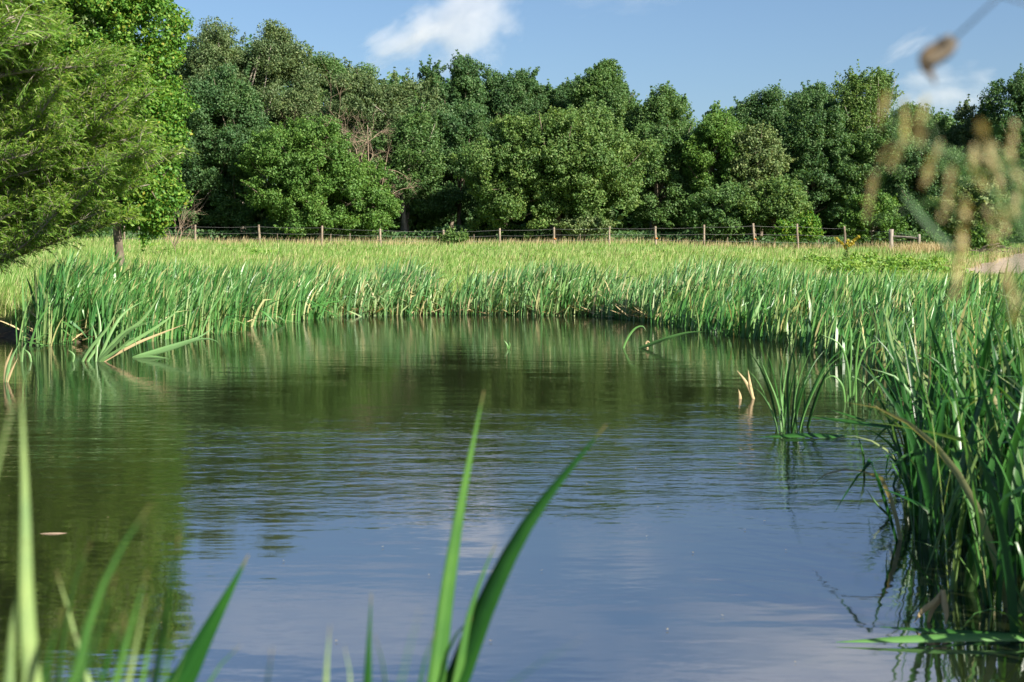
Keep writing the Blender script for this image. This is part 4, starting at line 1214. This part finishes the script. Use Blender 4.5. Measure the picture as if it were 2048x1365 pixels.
# ------------------------------------------------------------------ grass seed heads close to the lens, right
def seed_stem(label, head, low, D, seed, thick=.0030, grains=42, leafseq=None):
    """head: photo polyline of the tan head from its lower end to its stalk; low: photo point where the stem runs out below"""
    rng = np.random.default_rng(seed)
    x = (low[0] - CX) / F * D; b = np.array([x + .02, D + .02, gz(x, D)])
    root = thing("grass_stem", label, "grass stem", b, "grass stems with seed heads near the lens")
    pts = pl(head, D)
    stem = bez([b, P(low[0], low[1], D)] + pts[:1] + pts[1:], 24)
    V, Fq = tube(stem, np.linspace(.0012, .0007, 24), 5)
    new_obj("stem", mesh("stem", V - b, Fq, M_FGM, True), root)
    c = bez(pts, 40)
    i = rng.integers(0, 40, grains)
    u = i / 39.0
    r = thick * np.sin(math.pi * np.clip(u * .9 + .08, 0, 1)) ** .5
    d = norm(rng.normal(size=(grains, 3)))
    pos = c[i] + d * (r * rng.random(grains) ** .5)[:, None]
    tg = norm(np.gradient(c, axis=0))[i]
    ax_ = norm(tg * .9 + d * .6)
    nr = norm(np.cross(ax_, d) + .01)
    V = np.stack([pos - ax_ * .003, pos + nr * .0011, pos + ax_ * .0035, pos - nr * .0011], 1).reshape(-1, 3)
    new_obj("seed_head", mesh("seed_head", V - b, np.arange(len(V)).reshape(-1, 4), M_SEED), root)
    if leafseq:
        V, Fq = ribbon(pl(leafseq[0], D), leafseq[1] / F * D, facing=(.3, -1, .3), fold=.2)
        new_obj("leaf", mesh("leaf", V - b, Fq, M_FGD, True), root)
seed_stem("long drooping tan seed head nearest the middle, leftmost of the blurred heads", [(1732, 440), (1742, 385), (1756, 335), (1775, 295)], (2080, 760), 0.78, 1)
seed_stem("tan seed head rising toward the sky beside the two thin tree tips", [(1782, 335), (1800, 295), (1812, 255), (1806, 200)], (2130, 760), 0.77, 2)
seed_stem("slanting tan seed head with a green leaf below it, before the shaded wood", [(1848, 370), (1862, 330), (1880, 285)], (2170, 740), 0.76, 3, leafseq=([(1905, 500), (1860, 455), (1820, 405), (1800, 380)], 15))
seed_stem("upright tan seed head in front of the pale-leaved small tree", [(1948, 290), (1946, 330), (1964, 372)], (2110, 800), 0.75, 4)
seed_stem("long tan seed head hanging straight down near the right edge", [(1986, 290), (1998, 350), (2001, 440)], (2190, 760), 0.77, 5)
seed_stem("tall tan seed head low over the dirt track, longest of the blurred heads", [(1932, 395), (1924, 470), (1916, 530), (1908, 590)], (2120, 860), 0.72, 6, thick=.0034, grains=62)
seed_stem("tan seed head at the extreme right edge, slanting left", [(2042, 370), (2026, 420), (2010, 460)], (2240, 760), 0.76, 7)
seed_stem("pale fluffy seed head low at the right edge above the near clump", [(2012, 540), (2020, 590), (2030, 640)], (2150, 800), 0.70, 8, thick=.004, grains=45)

for i, (hd, lw) in enumerate((([(1962, 250), (1975, 300), (1978, 350)], (2150, 760)), ([(1835, 300), (1838, 250), (1850, 205)], (2120, 780)), ([(1905, 330), (1898, 390), (1884, 430)], (2160, 800)),
                              ([(2028, 250), (2024, 310), (2034, 360)], (2200, 760)), ([(1975, 420), (1985, 480), (1978, 545)], (2140, 820)), ([(1760, 260), (1766, 215), (1778, 180)], (2100, 780)))):
    seed_stem(("thin tan seed head between the two upright heads near the right edge", "faint seed head standing over the pale-topped sparse tree's right side", "thin wispy seed head right of the slanting one with the green leaf",
               "wispy seed head high at the right edge", "thin seed head low beside the longest blurred head", "faint seed head just left of the one rising toward the sky")[i], hd, lw, .62 + .03 * i, 40 + i, thick=.0026, grains=26)

# dead leaf dangling from an arching stalk, top right
rng = np.random.default_rng(12)
D_ = .85
x = (2170 - CX) / F * D_; b = np.array([x, D_, gz(x, D_)])
root = thing("dangling_dead_leaf", "blurred brown dead leaf dangling from a thin arching stalk against the sky", "dead leaf", b)
V, Fq = tube(bez([b, P(2180, 700, D_), P(2120, 100, D_), P(2030, -20, D_), P(1950, 50, D_), P(1893, 92, D_)], 30), np.linspace(.0014, .0007, 30), 6)
new_obj("stalk", mesh("stalk", V - b, Fq, M_BARK, True), root)
V, Fq = ribbon(pl([(1896, 88), (1876, 104), (1850, 118), (1842, 134), (1860, 152), (1872, 168)], D_), 48 / F * D_, facing=(.3, -1, .2), fold=.4, taper=.75, twist=.9)
new_obj("leaf", mesh("leaf", V - b, Fq, noise_mat("dead_leaf", [(.42, (.014, .012, .010)), (.68, (.115, .08, .045))], 90, .8), True), root)
V, Fq = ribbon(pl([(1908, 78), (1890, 94), (1868, 108), (1848, 124)], D_), 34 / F * D_, facing=(.2, -1, .3), fold=.3, taper=.8)
new_obj("sheath", mesh("sheath", V - b, Fq, M_BARK, True), root)
